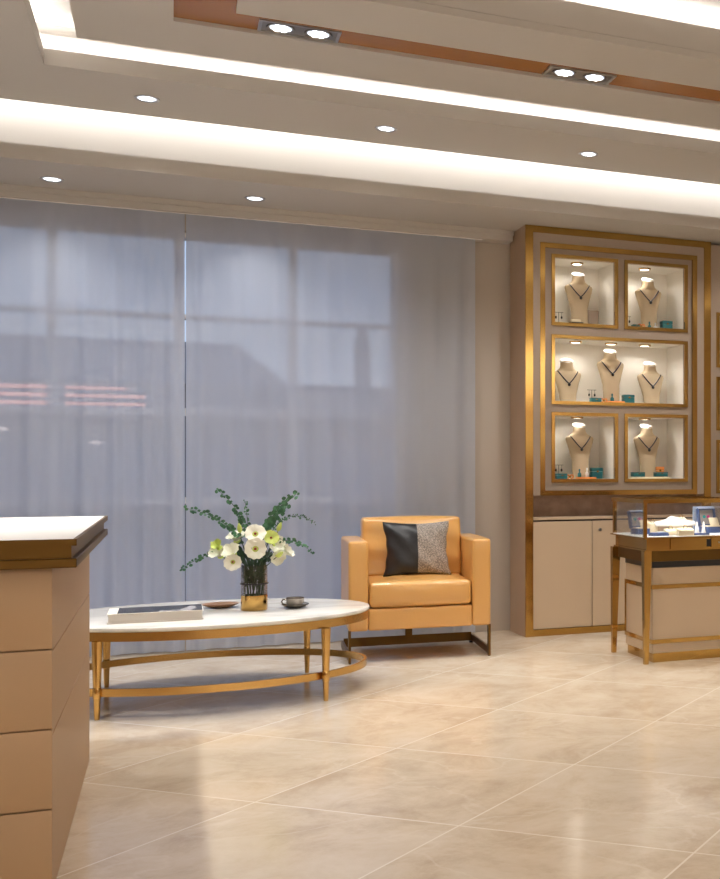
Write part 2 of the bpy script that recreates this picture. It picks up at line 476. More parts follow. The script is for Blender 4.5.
bm = B(); taper(bm, 4.69, 32.7, 4.45, 5.15, .20, .01); obj('spire', bm, 'roof', tw)
glintgrp = 'added glints beyond the window'  # added glowing heads standing in for shop-light reflections in the window glass
for k, (x, y_, z) in enumerate(((-1.90, 17, 1.62), (-.87, 17, 1.46))):
    t = thing('reflection_glint', ('added glint imitating a shop-light reflection beyond the curtain, the one farther left', 'added glint imitating a shop-light reflection beyond the curtain, nearer the middle of the left panel')[k], 'reflection glint', (x, y_, -.12), 0, glintgrp)
    bm = B(); tube(bm, [(x, y_, -.12), (x, y_, z)], .025); obj('pole', bm, 'roof', t)
    bm = B(); lathe(bm, [(.02, 0), (.08, .01), (.085, .03), (.03, .05)], (x, y_, z), 16); obj('glint_head', bm, 'reflection_glint', t, 60)

# ------------------------------------------------------------------ curtains
def curtain(x0, x1, label, seed, lean=0.0):
    rnd = random.Random(seed)
    ph = [rnd.uniform(0, 6.28) for _ in range(8)]
    bm = B(); nx = int((x1 - x0) / .0085); zs = [0.012, .05, .3, .7, 1.1, 1.5, 1.9, 2.3, 2.6, 2.7, 2.746]
    rows = []
    for z in zs:
        row = []
        for i in range(nx + 1):
            x = x0 + (x1 - x0) * i / nx
            w = 0.6 + .4 * math.sin(x * 1.7 + ph[0])
            d = .013 * math.sin(x * 2 * PI / .155 + ph[1] + 1.1 * math.sin(x * 3.1 + ph[2])) \
                + .008 * w * math.sin(x * 2 * PI / .083 + ph[3] + .9 * math.sin(x * 5.3 + z * .6)) \
                + .008 * math.sin(x * 2 * PI / .41 + ph[4] + z * .5)
            dx = .010 * math.sin(z * 1.3 + x * 4 + ph[5])
            edge = min(1, (x - x0) / .05, (x1 - x) / .05)
            row.append(bm.verts.new((x + dx * edge, 8.0 + d * (1 - .4 * z / 2.75) * (1 if z < 2.2 else 1 - .8 * (z - 2.2) / .546), z)))
        rows.append(row)
    for a, b_ in zip(rows, rows[1:]):
        for i in range(nx): bm.faces.new((a[i], a[i + 1], b_[i + 1], b_[i]))
    o = obj('curtain', bm, 'sheer', smooth=180)
    tag(o, label, 'curtain', 'sheer curtains over the window')
curtain(-3.25, .0795, 'sheer pale curtain panel left of the slit, behind the coffee table', 3)
curtain(.0865, 1.90, 'sheer pale curtain panel right of the slit, behind the armchair', 11)
bm = B(); tube(bm, [(-3.28, 8.0, 2.75), (1.95, 8.0, 2.75)], .009)
tag(obj('curtain_rail', bm, 'frame', smooth=60), 'slim pale rail hidden along the cornice carrying the sheer curtains', 'curtain rail')

# ------------------------------------------------------------------ recessed downlights
def lamp(name, loc, power, size=110, blend=.7, rad=.045, col=(1, .9, .78), rot=(0, 0, 0)):
    l = bpy.data.lights.new(name, 'SPOT'); l.energy = power; l.spot_size = math.radians(size); l.spot_blend = blend
    l.shadow_soft_size = rad; l.color = col
    o = bpy.data.objects.new(name, l); COL.objects.link(o); o.location = loc; o.rotation_euler = rot
    return o

def strip(name, loc, sx, sy, power, rot, col=(1, .9, .78)):
    l = bpy.data.lights.new(name, 'AREA'); l.shape = 'RECTANGLE'; l.size = sx; l.size_y = sy; l.energy = power; l.color = col
    o = bpy.data.objects.new(name, l); COL.objects.link(o); o.location = loc; o.rotation_euler = rot
    return o

def make_downlight(x, y_, z, label, grp):
    t = thing('recessed_downlight', label, 'downlight', (x, y_, z), 0, grp)
    bm = B(); lathe(bm, [(.047, -.001), (.060, -.005), (.062, -.001), (.062, .0)], (x, y_, z), 36, cap0=False, cap1=False)
    lathe(bm, [(.047, -.001), (.044, .0)], (x, y_, z), 36, cap0=False, cap1=False); obj('trim_ring', bm, 'lampgrey', t, 40)
    bm = B(); lathe(bm, [(.047, -.0012), (.047, -.0005)], (x, y_, z), 36); obj('reflector', bm, 'glow', t, 40)
    bm = B()
    for (a, b_) in [(0, 0)] + [(.026 * math.cos(k * PI / 3), .026 * math.sin(k * PI / 3)) for k in range(6)]:
        lathe(bm, [(.013, -.0035), (.0135, -.0012)], (x + a, y_ + b_, z), 14)
    obj('led_lens', bm, 'led', t, 40)
    return t
g1 = 'downlights in the lower ceiling panel'
d0 = make_downlight(-.112, 6.834, 3.101, 'round white downlight in the beige ceiling, left of the three in that row', g1)
A_SP = [(-.112, 6.834), (1.11, 6.834), (2.328, 6.834), (3.55, 6.834), (-.90, 6.40)]
dup(d0, (1.11, 6.834, 3.101), 'round white downlight in the beige ceiling, middle of the three in that row')
dup(d0, (2.328, 6.834, 3.101), 'round white downlight in the beige ceiling, right of the three, near the cabinet')
g2 = 'downlights in the window soffit'
s0 = dup(d0, (-.612, 7.697, 2.815), 'round downlight in the low soffit above the left curtain end', group=g2)
dup(d0, (.467, 7.697, 2.815), 'round downlight in the low soffit above the middle of the curtains', group=g2)

WARM = (1, .975, .94)
for (x, y_) in A_SP:
    lamp('down_beam', (x, y_, 3.09), 84 if x > -.5 else 100, 125, .8, .05, WARM)
for x in (-.612, .467):
    lamp('down_beam', (x, 7.697, 2.80), 20, 110, .8, .05, WARM)

# twin spot fixtures in the bronze strip
def make_twin(x0, x1, y0, y1, z, label):
    t = thing('twin_spotlight', label, 'spotlight fixture', ((x0 + x1) / 2, (y0 + y1) / 2, z), 0, 'twin spotlights in the bronze ceiling strip')
    bm = B(); ring_xy(bm, x0, x1, y0, y1, x0 + .014, x1 - .014, y0 + .014, y1 - .014, z - .008, z); obj('frame', bm, 'lampgrey', t)
    bm = B(); box(bm, x0 + .014, x1 - .014, y0 + .014, y1 - .014, z - .003, z); obj('housing', bm, 'steel', t)
    for s in (-1, 1):
        cx, cy = (x0 + x1) / 2 + s * .083, (y0 + y1) / 2
        bm = B(); lathe(bm, [(.050, -.004), (.062, -.010), (.064, -.003)], (cx, cy, z), 36, cap0=False, cap1=False)
        o = obj('lamp_ring', bm, 'steel', t, 40)
        bm = B(); lathe(bm, [(.050, -.0045), (.050, -.0035)], (cx, cy, z), 36); obj('reflector', bm, 'glow', o, 40)
        bm = B()
        for (a, b_) in [(0, 0)] + [(.03 * math.cos(k * PI / 3), .03 * math.sin(k * PI / 3)) for k in range(6)]:
            lathe(bm, [(.013, -.0085), (.0145, -.0045)], (cx + a, cy + b_, z), 14)
        obj('led_lens', bm, 'led', o, 40)
    return t
tw0 = make_twin(.367, .727, 5.726, 5.880, 3.219, 'square-framed twin spotlight in the bronze strip, above the flowers')
dup(tw0, (1.927, 5.803, 3.219), 'square-framed twin spotlight in the bronze strip, toward the display cabinet')
for xc in (.547, 1.927, 3.31):
    for s in (-1, 1): lamp('spot_beam', (xc + s * .083, 5.803, 3.20), 46, 95, .8, .05, WARM)
# unseen fill lamps added overhead and behind the camera to brighten the room
for x in (-2.2, 0.0, 2.2, 4.6):
    for y_ in (-1.6, .5):
        lamp('down_beam', (x, y_, 3.09), 80, 130, .8, .05, WARM)
for x in (1.2, 3.6):
    for y_ in (1.88, 3.9): lamp('spot_beam', (x if y_ < 3 else 5.3, y_, 3.19), 70, 120, .8, .05, WARM)
for (x, y_) in ((-.95, 4.6), (-2.0, 4.4)): lamp('down_beam', (x, y_, 3.09), 210, 85, .8, .05, WARM)  # unseen lamps placed to whiten the counter top

# added front fill strip, then LED strips hidden in the coves
strip('front_fill', ((XL + XR) / 2, YF + .55, 3.08), XR - XL - .4, .05, 190, (-math.radians(28), 0, 0), (1, .98, .95))  # unseen fill strip added behind the camera, bounced off the front wall
CW = (1, .975, .94)
strip('cove_led', ((XL + XR) / 2, 7.11, 3.238), XR - XL - .1, .015, 48, (math.radians(68), 0, 0), CW)   # washes the beam fascia
strip('cove_led', (TX0 + 2.95, TY1 + .06, 3.20), TX1 - TX0, .03, 18, (PI, 0, 0), CW)      # tray, window side (shines up)
strip('cove_led', (TX0 - .06, 3.85, 3.20), .03, TY1 - TY0, 15, (PI, 0, 0), CW)
strip('cove_led', (TX1 + .06, 3.85, 3.20), .03, TY1 - TY0, 15, (PI, 0, 0), CW)
strip('cove_led', (TX0 + 2.95, TY0 - .06, 3.20), TX1 - TX0, .03, 18, (PI, 0, 0), CW)
strip('cove_led', ((HX0 + HX1) / 2, HY1 + .06, 3.375), HX1 - HX0, .03, 13, (PI, 0, 0), CW)
strip('cove_led', ((HX0 + HX1) / 2, HY0 - .06, 3.375), HX1 - HX0, .03, 13, (PI, 0, 0), CW)

# ------------------------------------------------------------------ reception counter
t = thing('reception_counter', 'tan lacquered reception counter with a white top edged in bronze trim', 'counter', (-1.3, 4.4, 0))
CX0, CX1, CY0, CY1 = -2.4, -.293, 3.62, 5.212
bm = B(); box(bm, CX0, CX1, CY0, CY1, 0.0, .89, .002, 1); obj('body', bm, 'counter', t)
# grooves: three on the front, two down the side
bm = B()
gz = (.662, .447, .231)
zs = [.0] + sorted(gz) + [.884]
bmf = B()
for a, b_ in zip(zs, zs[1:]):
    box(bmf, CX0, CX1 + .006, CY0 - .014, CY0 - .0005, a + .002 if a > 0 else .0, b_ - .002, .002, 2)
obj('front_panel', bmf, 'counter', t, 40)
bmf = B()
zs2 = [.0, .431, .657, .884]
for a, b_ in zip(zs2, zs2[1:]):
    box(bmf, CX1 + .0005, CX1 + .006, CY0 - .0004, CY1, a + .0015 if a > 0 else .0, b_ - .0015, .0012, 1)
obj('side_panel', bmf, 'counter', t, 40)
bm = B()
OX, OY = -.226, 3.56
box(bm, CX0, OX, OY, 5.265, .884, .909, .002, 1)
box(bm, CX0, OX - .013, OY + .013, 5.252, .909, .943, 0)
ring_xy(bm, CX0, OX, OY, 5.265, CX0 + .009, OX - .009, OY + .009, 5.256, .943, .961)
box(bm, CX0 + .009, OX - .009, OY + .009, 5.256, .943, .945)
obj('bronze_trim', bm, 'dark_gold', t)
bm = B(); box(bm, CX0 + .009, OX - .009, OY + .009, 5.256, .9452, .9604); obj('countertop', bm, 'white', t)

# ------------------------------------------------------------------ coffee table
TCX, TCY, TA, TB = .175, 6.465, .785, .57
t = thing('coffee_table', 'oval coffee table with white marble top and gold ring base', 'coffee table', (TCX, TCY, 0))
bm = B(); ellipse_slab(bm, TCX, TCY, TA, TB, .401, .42); obj('tabletop', bm, 'marble_top', t, 40)
bm = B(); ellipse_band(bm, TCX, TCY, TA - .006, TB - .006, .012, .358, .400); obj('apron', bm, 'table_gold', t, 40)
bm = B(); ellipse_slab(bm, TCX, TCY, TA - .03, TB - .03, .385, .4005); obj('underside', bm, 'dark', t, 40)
bm = B(); ellipse_band(bm, TCX, TCY, TA - .015, TB - .015, .014, .105, .141); obj('base_ring', bm, 'table_gold', t, 40)
for sx in (-1, 1):
    for sy in (-1, 1):
        x, y_ = .194 + sx * .496, 6.465 + sy * .44
        bm = B(); lathe(bm, [(.0105, 0), (.0125, .02), (.015, .10), (.023, .36)], (x, y_, 0), 20)
        lathe(bm, [(.0165, .098), (.0175, .100), (.0175, .146), (.0165, .148)], (x, y_, 0), 20)
        obj('leg', bm, 'table_gold', t, 40)
ZT = .42

# ------------------------------------------------------------------ things on the table
t = thing('art_book', 'thick white book with a dark photographic cover lying on the marble table', 'book', (-.055, 6.27, ZT))
bm = B(); box(bm, -.268, .142, 6.145, 6.40, ZT, ZT + .006, .001, 1); box(bm, -.262, .138, 6.152, 6.395, ZT + .006, ZT + .042); obj('pages', bm, 'paper', t)
bm = B(); box(bm, -.268, .142, 6.145, 6.40, ZT + .042, ZT + .047, .001, 1); obj('cover', bm, 'paper', t)
bm = B(); box(bm, -.225, .139, 6.150, 6.396, ZT + .0471, ZT + .0482)
pic = noise_tint(mat('cover_photo', srgb(20, 22, 26), 0.25), srgb(14, 16, 20), srgb(180, 176, 178), 5, (2.2, 1.0, 1), lo=0.58, hi=0.66)
obj('cover_photo', bm, pic, t, label='dark glossy photo panel')

t = thing('shallow_dish', 'shallow coppery brown oval dish between the book and the vase', 'dish', (.235, 6.63, ZT))
bm = B(); lathe(bm, [(.03, 0), (.05, .002), (.085, .016), (.092, .022), (.089, .023), (.05, .006), (.0, .005)], (.235, 6.63, ZT), 40, 1.0, .8, cap1=False); obj('bowl', bm, 'plate_brown', t, 60)

sx_, sy_ = .585, 6.45
t = thing('saucer', 'smoky saucer with a dark rim under the tea cup', 'saucer', (sx_, sy_, ZT))
bm = B(); lathe(bm, [(.028, 0), (.034, .002), (.055, .010), (.068, .020), (.0665, .021), (.052, .0125), (.03, .006), (.0, .006)], (sx_, sy_, ZT), 40, cap1=False); obj('dish', bm, 'steel', t, 60)
bm = B(); tube(bm, [(sx_ + .068 * math.cos(a * PI / 20), sy_ + .068 * math.sin(a * PI / 20), ZT + .0205) for a in range(40)], .0018, 6, closed=True); obj('rim', bm, 'silver', t, 60)
t = thing('tea_cup', 'small smoky grey tea cup with a silver rim and handle', 'cup', (sx_, sy_, ZT + .008))
z0 = ZT + .0065
bm = B(); lathe(bm, [(.022, 0), (.032, .004), (.043, .022), (.0445, .045), (.042, .046), (.0405, .022), (.03, .008), (.0, .007)], (sx_, sy_, z0), 40, cap1=False); obj('bowl', bm, mat('smoked_ceramic', srgb(190, 184, 176), .12, .35), t, 60)
bm = B(); tube(bm, [(sx_ + .0435 * math.cos(a * PI / 20), sy_ + .0435 * math.sin(a * PI / 20), z0 + .046) for a in range(40)], .0022, 6, closed=True); obj('rim', bm, 'silver', t, 60)
bm = B(); tube(bm, [(sx_ - .041, sy_, z0 + .038), (sx_ - .058, sy_, z0 + .040), (sx_ - .066, sy_, z0 + .028), (sx_ - .058, sy_, z0 + .015), (sx_ - .040, sy_, z0 + .012)], .004, 8); obj('handle', bm, 'silver', t, 60)

VX, VY = .388, 6.45
t = thing('glass_vase', 'cylinder glass vase with a gold lower band holding the bouquet', 'vase', (VX, VY, ZT))
bm = B(); lathe(bm, [(.064, .078), (.064, .232), (.0615, .232), (.0615, .078)], (VX, VY, ZT), 48, cap0=False, cap1=False); obj('glass_body', bm, 'vglass', t, 60)
bm = B(); lathe(bm, [(.062, 0), (.064, .003), (.0645, .078), (.0615, .078), (.061, .008)], (VX, VY, ZT), 48); obj('gold_band', bm, 'vase_gold', t, 60)
bm = B(); tube(bm, [(VX + .0655 * math.cos(a * PI / 24), VY + .0655 * math.sin(a * PI / 24), ZT + .137) for a in range(48)], .0035, 8, closed=True); obj('wire_ring', bm, 'black', t, 60)

# ------------------------------------------------------------------ flowers
def rot_to(d):
    return Vector((0, 0, 1)).rotation_difference(Vector(d).normalized()).to_matrix().to_4x4()

def bloom_mesh(bm, size, openness, petals, rnd, mtx):
    """cup of overlapping ruffled petals, axis +Z, base at origin"""
    for layer in range(2):
        for k in range(petals):
            th0 = 2 * PI * (k + .5 * layer) / petals + rnd.uniform(-.08, .08)
            half = PI / petals * 1.45
            nu, nv = 8, 7
            sc = size * (1.0 - .16 * layer) * rnd.uniform(.94, 1.05)
            ph = rnd.uniform(0, 6.28)
            G = []
            for j in range(nv + 1):
                vv = j / nv
                row = []
                for i in range(nu + 1):
                    uu = -1 + 2 * i / nu
                    wv = math.sin(min(1, .16 + vv * .9) * PI * .62) ** .8
                    th = th0 + uu * half * wv
                    top = vv * (1 - .10 * abs(uu) ** 2.2)
                    r = sc * (.10 + openness * top ** (1.35 if openness < .8 else 1.0))
                    z = sc * (1.15 * (1.28 - openness)) * top ** .8
                    z += sc * .07 * top ** 3 * math.sin(uu * 5 + ph)
                    r += sc * .05 * top ** 2 * math.sin(uu * 7 + ph * 2) - .03 * sc * layer
                    if openness > .8: z -= sc * .22 * max(0, top - .62)
                    row.append(bm.verts.new(mtx @ Vector((r * math.cos(th), r * math.sin(th), z))))
                G.append(row)
            for j in range(nv):
                for i in range(nu):
                    bm.faces.new((G[j][i], G[j][i + 1], G[j + 1][i + 1], G[j + 1][i]))

fl_group = 'white lisianthus style flowers in the vase'
# (x, y, z, facing, size, openness, petal material, label, throat)
FL = [
 (.399, 6.36, .810, (-.12, -1, .5), .062, .95, 'petal', 'open white flower at the top centre of the bouquet', True),
 (.398, 6.335, .732, (-.1, -1, .12), .064, .97, 'petal', 'large open white flower at the centre of the bouquet', True),
 (.293, 6.35, .668, (-.25, -1, .05), .052, .92, 'petal', 'open white flower low on the left, just above the vase rim', True),
 (.284, 6.39, .722, (-.35, -.5, .55), .064, .62, 'petal', 'half-closed white bell flower left of the centre bloom', False),
 (.226, 6.42, .715, (-.45, -.45, .5), .062, .55, 'petal', 'white bell flower at the far left of the bouquet', False),
 (.222, 6.40, .752, (-.5, -.5, .6), .044, .55, 'petal_green', 'pale lime bud resting over the far left white bell', False),
 (.312, 6.46, .795, (-.25, -.3, 1), .058, .7, 'petal', 'cup-shaped white flower at the upper left of the bouquet', False),
 (.478, 6.40, .785, (.25, -1, .35), .050, .9, 'petal_green', 'lime-tinged open flower at the upper right with dark centre', True),
 (.508, 6.42, .750, (.45, -.7, .25), .056, .75, 'petal', 'white flower just right of the lime-tinged flower', False),
 (.562, 6.43, .710, (.75, -.35, .55), .056, .6, 'petal', 'white bell flower at the far right of the bouquet', False),
 (.512, 6.40, .680, (.3, -.7, -.25), .050, .7, 'petal', 'white flower hanging low on the right above the vase rim', False),
]
rnd = random.Random(21)
FL = [(a - .012, b_, c + .010, d, e * (.80 if h > .8 else 1.05), h, k, l, m) for (a, b_, c, d, e, h, k, l, m) in FL]
for (x, y_, z, d, s, op, pm, lab, thr) in FL:
    d = Vector(d).normalized()
    base = Vector((x, y_, z)) - d * s * (.3 if op > .8 else .6)
    f = thing('flower', lab, 'flower', tuple(base), 0, fl_group)
    mt = Matrix.Translation(base) @ rot_to(d)
    bm = B(); bloom_mesh(bm, s, op, 6, rnd, mt); obj('petals', bm, pm, f, 180)
    bm = B(); lathe(bm, [(.004, -s * .1), (s * .26, s * .02), (s * .30, s * .12), (s * .05, s * .16)], (0, 0, 0), 16); bm.transform(mt)
    obj('throat', bm, 'throat', f, 60)
    if thr:
        bm = B(); lathe(bm, [(s * .05, s * .1), (s * .13, s * .2), (s * .11, s * .3), (s * .03, s * .36)], (0, 0, 0), 12); bm.transform(mt)
        obj('stamen', bm, 'stamen', f, 60)
    end = Vector((VX + (x - VX) * .25 + rnd.uniform(-.012, .012), VY + rnd.uniform(-.02, .02), ZT + .015))
    rim = Vector((VX + max(-.045, min(.045, (x - VX) * .4)), VY + (y_ - VY) * .3, ZT + .235))
    bm = B(); pts = []
    for k in range(9):
        q = k / 8
        c1 = base - d * .04; c2 = rim + Vector(((x - VX) * .12, 0, .03))
        p = (1 - q) ** 3 * base + 3 * (1 - q) ** 2 * q * c1 + 3 * (1 - q) * q * q * c2 + q ** 3 * rim
        pts.append(p)
    pts += [rim.lerp(end, .5), end]
    tube(bm, pts, .0032, 6); obj('stem', bm, 'stem', f, 60)

# lime buds
for (x, y_, z, d, lab) in ((.507, 6.42, .848, (.35, -.1, 1), 'slim lime green bud pointing up at the upper right'),
                           (.318, 6.45, .845, (-.15, -.1, 1), 'small pale green bud above the upper left flower'),
                           (.505, 6.37, .708, (.5, -.6, .5), 'lime green bud tucked in front of the low right flower')):
    d = Vector(d).normalized(); base = Vector((x, y_, z)) - d * .015
    f = thing('flower_bud', lab, 'flower bud', tuple(base), 0, 'green buds in the bouquet')
    mt = Matrix.Translation(base) @ rot_to(d)
    bm = B(); lathe(bm, [(.002, -.012), (.010, -.002), (.0125, .010), (.009, .026), (.002, .040)], (0, 0, 0), 14); bm.transform(mt); obj('bud', bm, 'petal_green', f, 60)
    bm = B(); tube(bm, [base, base - d * .05, (VX + (x - VX) * .3, VY, ZT + .2), (VX + (x - VX) * .2, VY + .01, ZT + .02)], .0024, 6); obj('stem', bm, 'stem', f, 60)

def sprig(pts, label, leaf=.021, n=15, seed=1, start=.22, wide=1.0, matn='leaf', jit=.006):
    n = int(n * 1.15); leaf *= .80
    pts = [pts[0], pts[1]] + [(p[0] + (.012 if p[0] < VX else -.012), p[1], p[2] - .008) for p in pts[2:]]
    """a eucalyptus branch: bent stem with paired round leaves"""
    rnd = random.Random(seed)
    P = [Vector(p) for p in pts]
    def bez(q):
        # quadratic chain through 4 control points
        a, b_, c, d = P
        return (1 - q) ** 3 * a + 3 * (1 - q) ** 2 * q * b_ + 3 * (1 - q) * q * q * c + q ** 3 * d
    f = thing('eucalyptus_sprig', label, 'leafy sprig', tuple(P[0]), 0, 'green sprigs in the bouquet')
    bm = B(); tube(bm, [bez(k / 24) for k in range(25)], .0028, 6, .0010); obj('stem', bm, 'stem', f, 60)
    bm = B()
    for k in range(n):
        q = start + (1 - start) * k / (n - 1)
        p = bez(q); tg = (bez(min(1, q + .02)) - bez(max(0, q - .02))).normalized()
        side = tg.cross(Vector((0, -1, .15))).normalized()
        for s in (-1, 1):
            if rnd.random() < .06: continue
            ln = leaf * (1.15 - .5 * q) * rnd.uniform(.7, 1.25)
            d = (side * s * rnd.uniform(.6, 1) + tg * rnd.uniform(.2, .8) + Vector((0, rnd.uniform(-.6, .4), rnd.uniform(-.1, .25)))).normalized()
            nrm = d.cross(tg.cross(d)).normalized()
            wv = d.cross(Vector((rnd.uniform(-.4, .4), -1, rnd.uniform(-.2, .5)))).normalized()
            up = d.cross(wv).normalized()
            b0 = p + tg * rnd.uniform(-.010, .010) + side * rnd.uniform(-.5, .5) * jit + Vector((0, rnd.uniform(-1, 1) * jit, 0))
            rowL, rowR, rowC = [], [], []
            for i in range(6):
                u = i / 5
                w = wide * ln * .62 * math.sin(PI * min(1, .06 + u * .92)) ** .7
                c = b0 + d * (ln * u + .002) + up * (-.10 * ln * (u - .5) ** 2)
                rowC.append(bm.verts.new(c - up * ln * .05)); rowL.append(bm.verts.new(c + wv * w)); rowR.append(bm.verts.new(c - wv * w))
            for i in range(5):
                bm.faces.new((rowC[i], rowL[i], rowL[i + 1], rowC[i + 1])); bm.faces.new((rowR[i], rowC[i], rowC[i + 1], rowR[i + 1]))
    if rnd: pass
    b2 = p + tg * .004
    obj('leaves', bm, matn, f, 180)
    return f
c0 = (VX, VY, ZT + .10)
sprig([c0, (.35, 6.46, .74), (.24, 6.45, .80), (.036, 6.43, .652)], 'eucalyptus sprig arching down to the far left over the table', .024, 20, 1, .42)
sprig([c0, (.37, 6.48, .78), (.27, 6.50, .90), (.065, 6.47, .955)], 'eucalyptus sprig reaching to the upper far left', .026, 20, 2, .40, jit=.014)
sprig([c0, (.37, 6.50, .80), (.33, 6.52, .95), (.205, 6.5, 1.045)], 'tall eucalyptus sprig leaning to the upper left', .025, 17, 3, .42)
sprig([c0, (.37, 6.47, .78), (.345, 6.47, .88), (.333, 6.45, .992)], 'short thin eucalyptus sprig rising just left of centre', .017, 13, 4, .5)
sprig([c0, (.42, 6.49, .78), (.46, 6.50, .93), (.605, 6.47, 1.022)], 'bushy eucalyptus sprig rising to the upper right', .032, 20, 5, .40, jit=.02)
sprig([c0, (.42, 6.51, .80), (.47, 6.55, .90), (.56, 6.52, .955)], 'broad-leaved eucalyptus sprig behind the upper right sprig', .034, 16, 8, .42, jit=.02)
sprig([c0, (.43, 6.48, .78), (.52, 6.50, 1.0), (.695, 6.44, .870)], 'fine eucalyptus sprig arching out to the right', .018, 22, 6, .5, .55)
sprig([c0, (.43, 6.46, .76), (.54, 6.46, .86), (.685, 6.42, .712)], 'eucalyptus sprig drooping to the lower right', .023, 19, 7, .45)
# dark leaves packed in the vase
f = thing('leaf_bunch', 'dense bunch of dark green leaves inside the glass vase', 'leaves', (VX, VY, ZT + .09))
rnd = random.Random(5)
bm = B(); bms = B()
for k in range(150):
    a = rnd.uniform(0, 2 * PI); rr = .05 * rnd.uniform(.1, 1) ** .5; z = ZT + rnd.uniform(.12, .30)
    if z > ZT + .235: rr *= 1.9
    p = Vector((VX + rr * math.cos(a), VY + rr * math.sin(a), z))
    d = Vector((math.cos(a) * .35, math.sin(a) * .35, rnd.uniform(.3, 1))).normalized()
    wv = d.cross(Vector((rnd.uniform(-1, 1), rnd.uniform(-1, 1), .1))).normalized()
    ln = rnd.uniform(.028, .05)
    if z < ZT + .235:
        e = p + d * ln; rd = math.hypot(e.x - VX, e.y - VY)
        if rd > .058: ln *= .4
    row = []
    for i in range(5):
        u = i / 4; w = ln * .30 * math.sin(PI * min(1, .05 + u * .93)); c = p + d * ln * u
        row.append((bm.verts.new(c + wv * w), bm.verts.new(c - wv * w)))
    for i in range(4): bm.faces.new((row[i][0], row[i][1], row[i + 1][1], row[i + 1][0]))
obj('leaves', bm, 'leafdark', f, 180)
for k in range(7):
    a = k * .9 + .3; r0 = .032
    tube(bms, [(VX + .6 * r0 * math.cos(a + 1.3), VY + .6 * r0 * math.sin(a + 1.3), ZT + .015), (VX + r0 * math.cos(a), VY + r0 * math.sin(a), ZT + .2)], .0032, 6)
obj('stems', bms, 'leafdark', f, 60)

# ------------------------------------------------------------------ armchair
AR = -math.radians(3.5)
t = thing('armchair', 'tan orange leather armchair on a dark gold sled base', 'armchair', (1.370, 7.372, 0), AR)
def part(name, bm, m, smooth=None, label=None): return obj(name, bm, m, t, smooth, world=False, label=label)
W2, D2 = .415, .325
for s in (-1, 1):
    bm = B(); rbox(bm, (s * (W2 - .056), 0.0, .455), (.112, 2 * D2, .53), .017, (.002, .003, .004)); part('armrest', bm, 'leather', 180)
bm = B(); rbox(bm, (0, -.02, .255), (.605, .60, .13), .012, (0, .004, 0)); part('seat_base', bm, 'leather', 180)
def wr(o):
    o = o.copy()
    if o.z > 0: o.z += .004 * math.sin(o.x * 23 + 1) * math.sin(o.y * 11)
    o.y -= .004 * math.sin(o.x * 30) * (1 if o.y < 0 else 0)
    return o
bm = B(); rbox(bm, (0, -.035, .400), (.598, .585, .150), .028, (0, .012, .016), 14, 4, wr); part('seat_cushion', bm, 'leather', 180)
bm = B(); rbox(bm, (0, .285, .47), (.606, .075, .52), .02); part('back_frame', bm, 'leather', 180)
def lean(o):
    o = o.copy()
    o.y += .16 * (o.z) + .006 * math.sin(o.z * 40 + o.x * 6) * (1 if o.y < 0 else 0)
    return o
bm = B(); rbox(bm, (0, .165, .655), (.606, .15, .37), .022, (0, .028, .008), 14, 4, lean); part('back_cushion', bm, 'leather', 180)
for s in (-1, 1):
    bm = B(); box(bm, s * W2 - .014 if s > 0 else s * W2, s * W2 if s > 0 else s * W2 + .014, -D2 + .004, -D2 + .044, 0.006, .195)
    part('front_leg', bm, 'dark_gold')
    bm = B(); box(bm, s * W2 - .014 if s > 0 else s * W2, s * W2 if s > 0 else s * W2 + .014, -D2 + .044, D2 - .02, 0.012, .055)
    part('runner', bm, 'dark_gold')
    bm = B(); box(bm, s * (W2 - .016) - .012, s * (W2 - .016) + .012, D2 - .05, D2 - .02, 0, .012); part('foot_pad', bm, 'black')
    bm = B(); box(bm, s * (W2 - .008) - .006, s * (W2 - .008) + .006, -D2 + .006, -D2 + .036, 0, .006); part('foot_pad', bm, 'black')
bm = B(); box(bm, -W2 + .014, W2 - .014, D2 - .034, D2 - .02, .012, .068); part('rear_bar', bm, 'dark_gold')
bm = B(); box(bm, -.022, .022, D2 - .034, D2 - .02, .068, .2); part('bar_support', bm, 'dark_gold')

# scatter cushion
cy_c = .075
CU = thing('scatter_cushion', 'square cushion, half black leather and half grey tweed, on the armchair', 'cushion',
           tuple(Matrix.Translation((1.370, 7.372, 0)) @ Matrix.Rotation(AR, 4, 'Z') @ Vector((.012, -.055, .478))), AR)
def cushion_half(u0, u1):
    bm = B(); n = 22; hw, hh, T = .205, .168, .058
    V = {}
    for s in (-1, 1):
        for j in range(2 * n + 1):
            for i in range(n + 1):
                u = u0 + (u1 - u0) * i / n; v = -1 + j / n
                edge = (1 - u ** 4) * (1 - v ** 4)
                th = T * max(0, edge) ** .55 * (.72 + .28 * (1 - u * u) * (1 - v * v))
                x = u * hw * (1 - .12 * (1 - v * v) ** 1.2 + .012 * math.sin(v * 11))
                z = v * hh * (1 - .09 * (1 - u * u) ** 1.2)
                y_ = s * th + .003 * math.sin(u * 9 + v * 7) * (edge > .1)
                # lean back
                yy = y_ + .22 * (z + hh)
                key = (i, j, s if edge > 1e-6 else 0)
                if key not in V: V[key] = bm.verts.new((x, yy, z + hh + .004))
                V[(i, j, s, 'k')] = V[key]
    for s in (-1, 1):
        for j in range(2 * n):
            for i in range(n):
                q = [V[(i, j, s, 'k')], V[(i + 1, j, s, 'k')], V[(i + 1, j + 1, s, 'k')], V[(i, j + 1, s, 'k')]]
                q2 = []
                for w in q:
                    if w not in q2: q2.append(w)
                if len(q2) > 2:
                    try: bm.faces.new(q2)
                    except ValueError: pass
    return bm
obj('leather_half', cushion_half(-1, 0), 'black_leather', CU, 180, world=False, label='black leather half')
obj('tweed_half', cushion_half(0, 1), 'tweed', CU, 180, world=False, label='grey woven half')

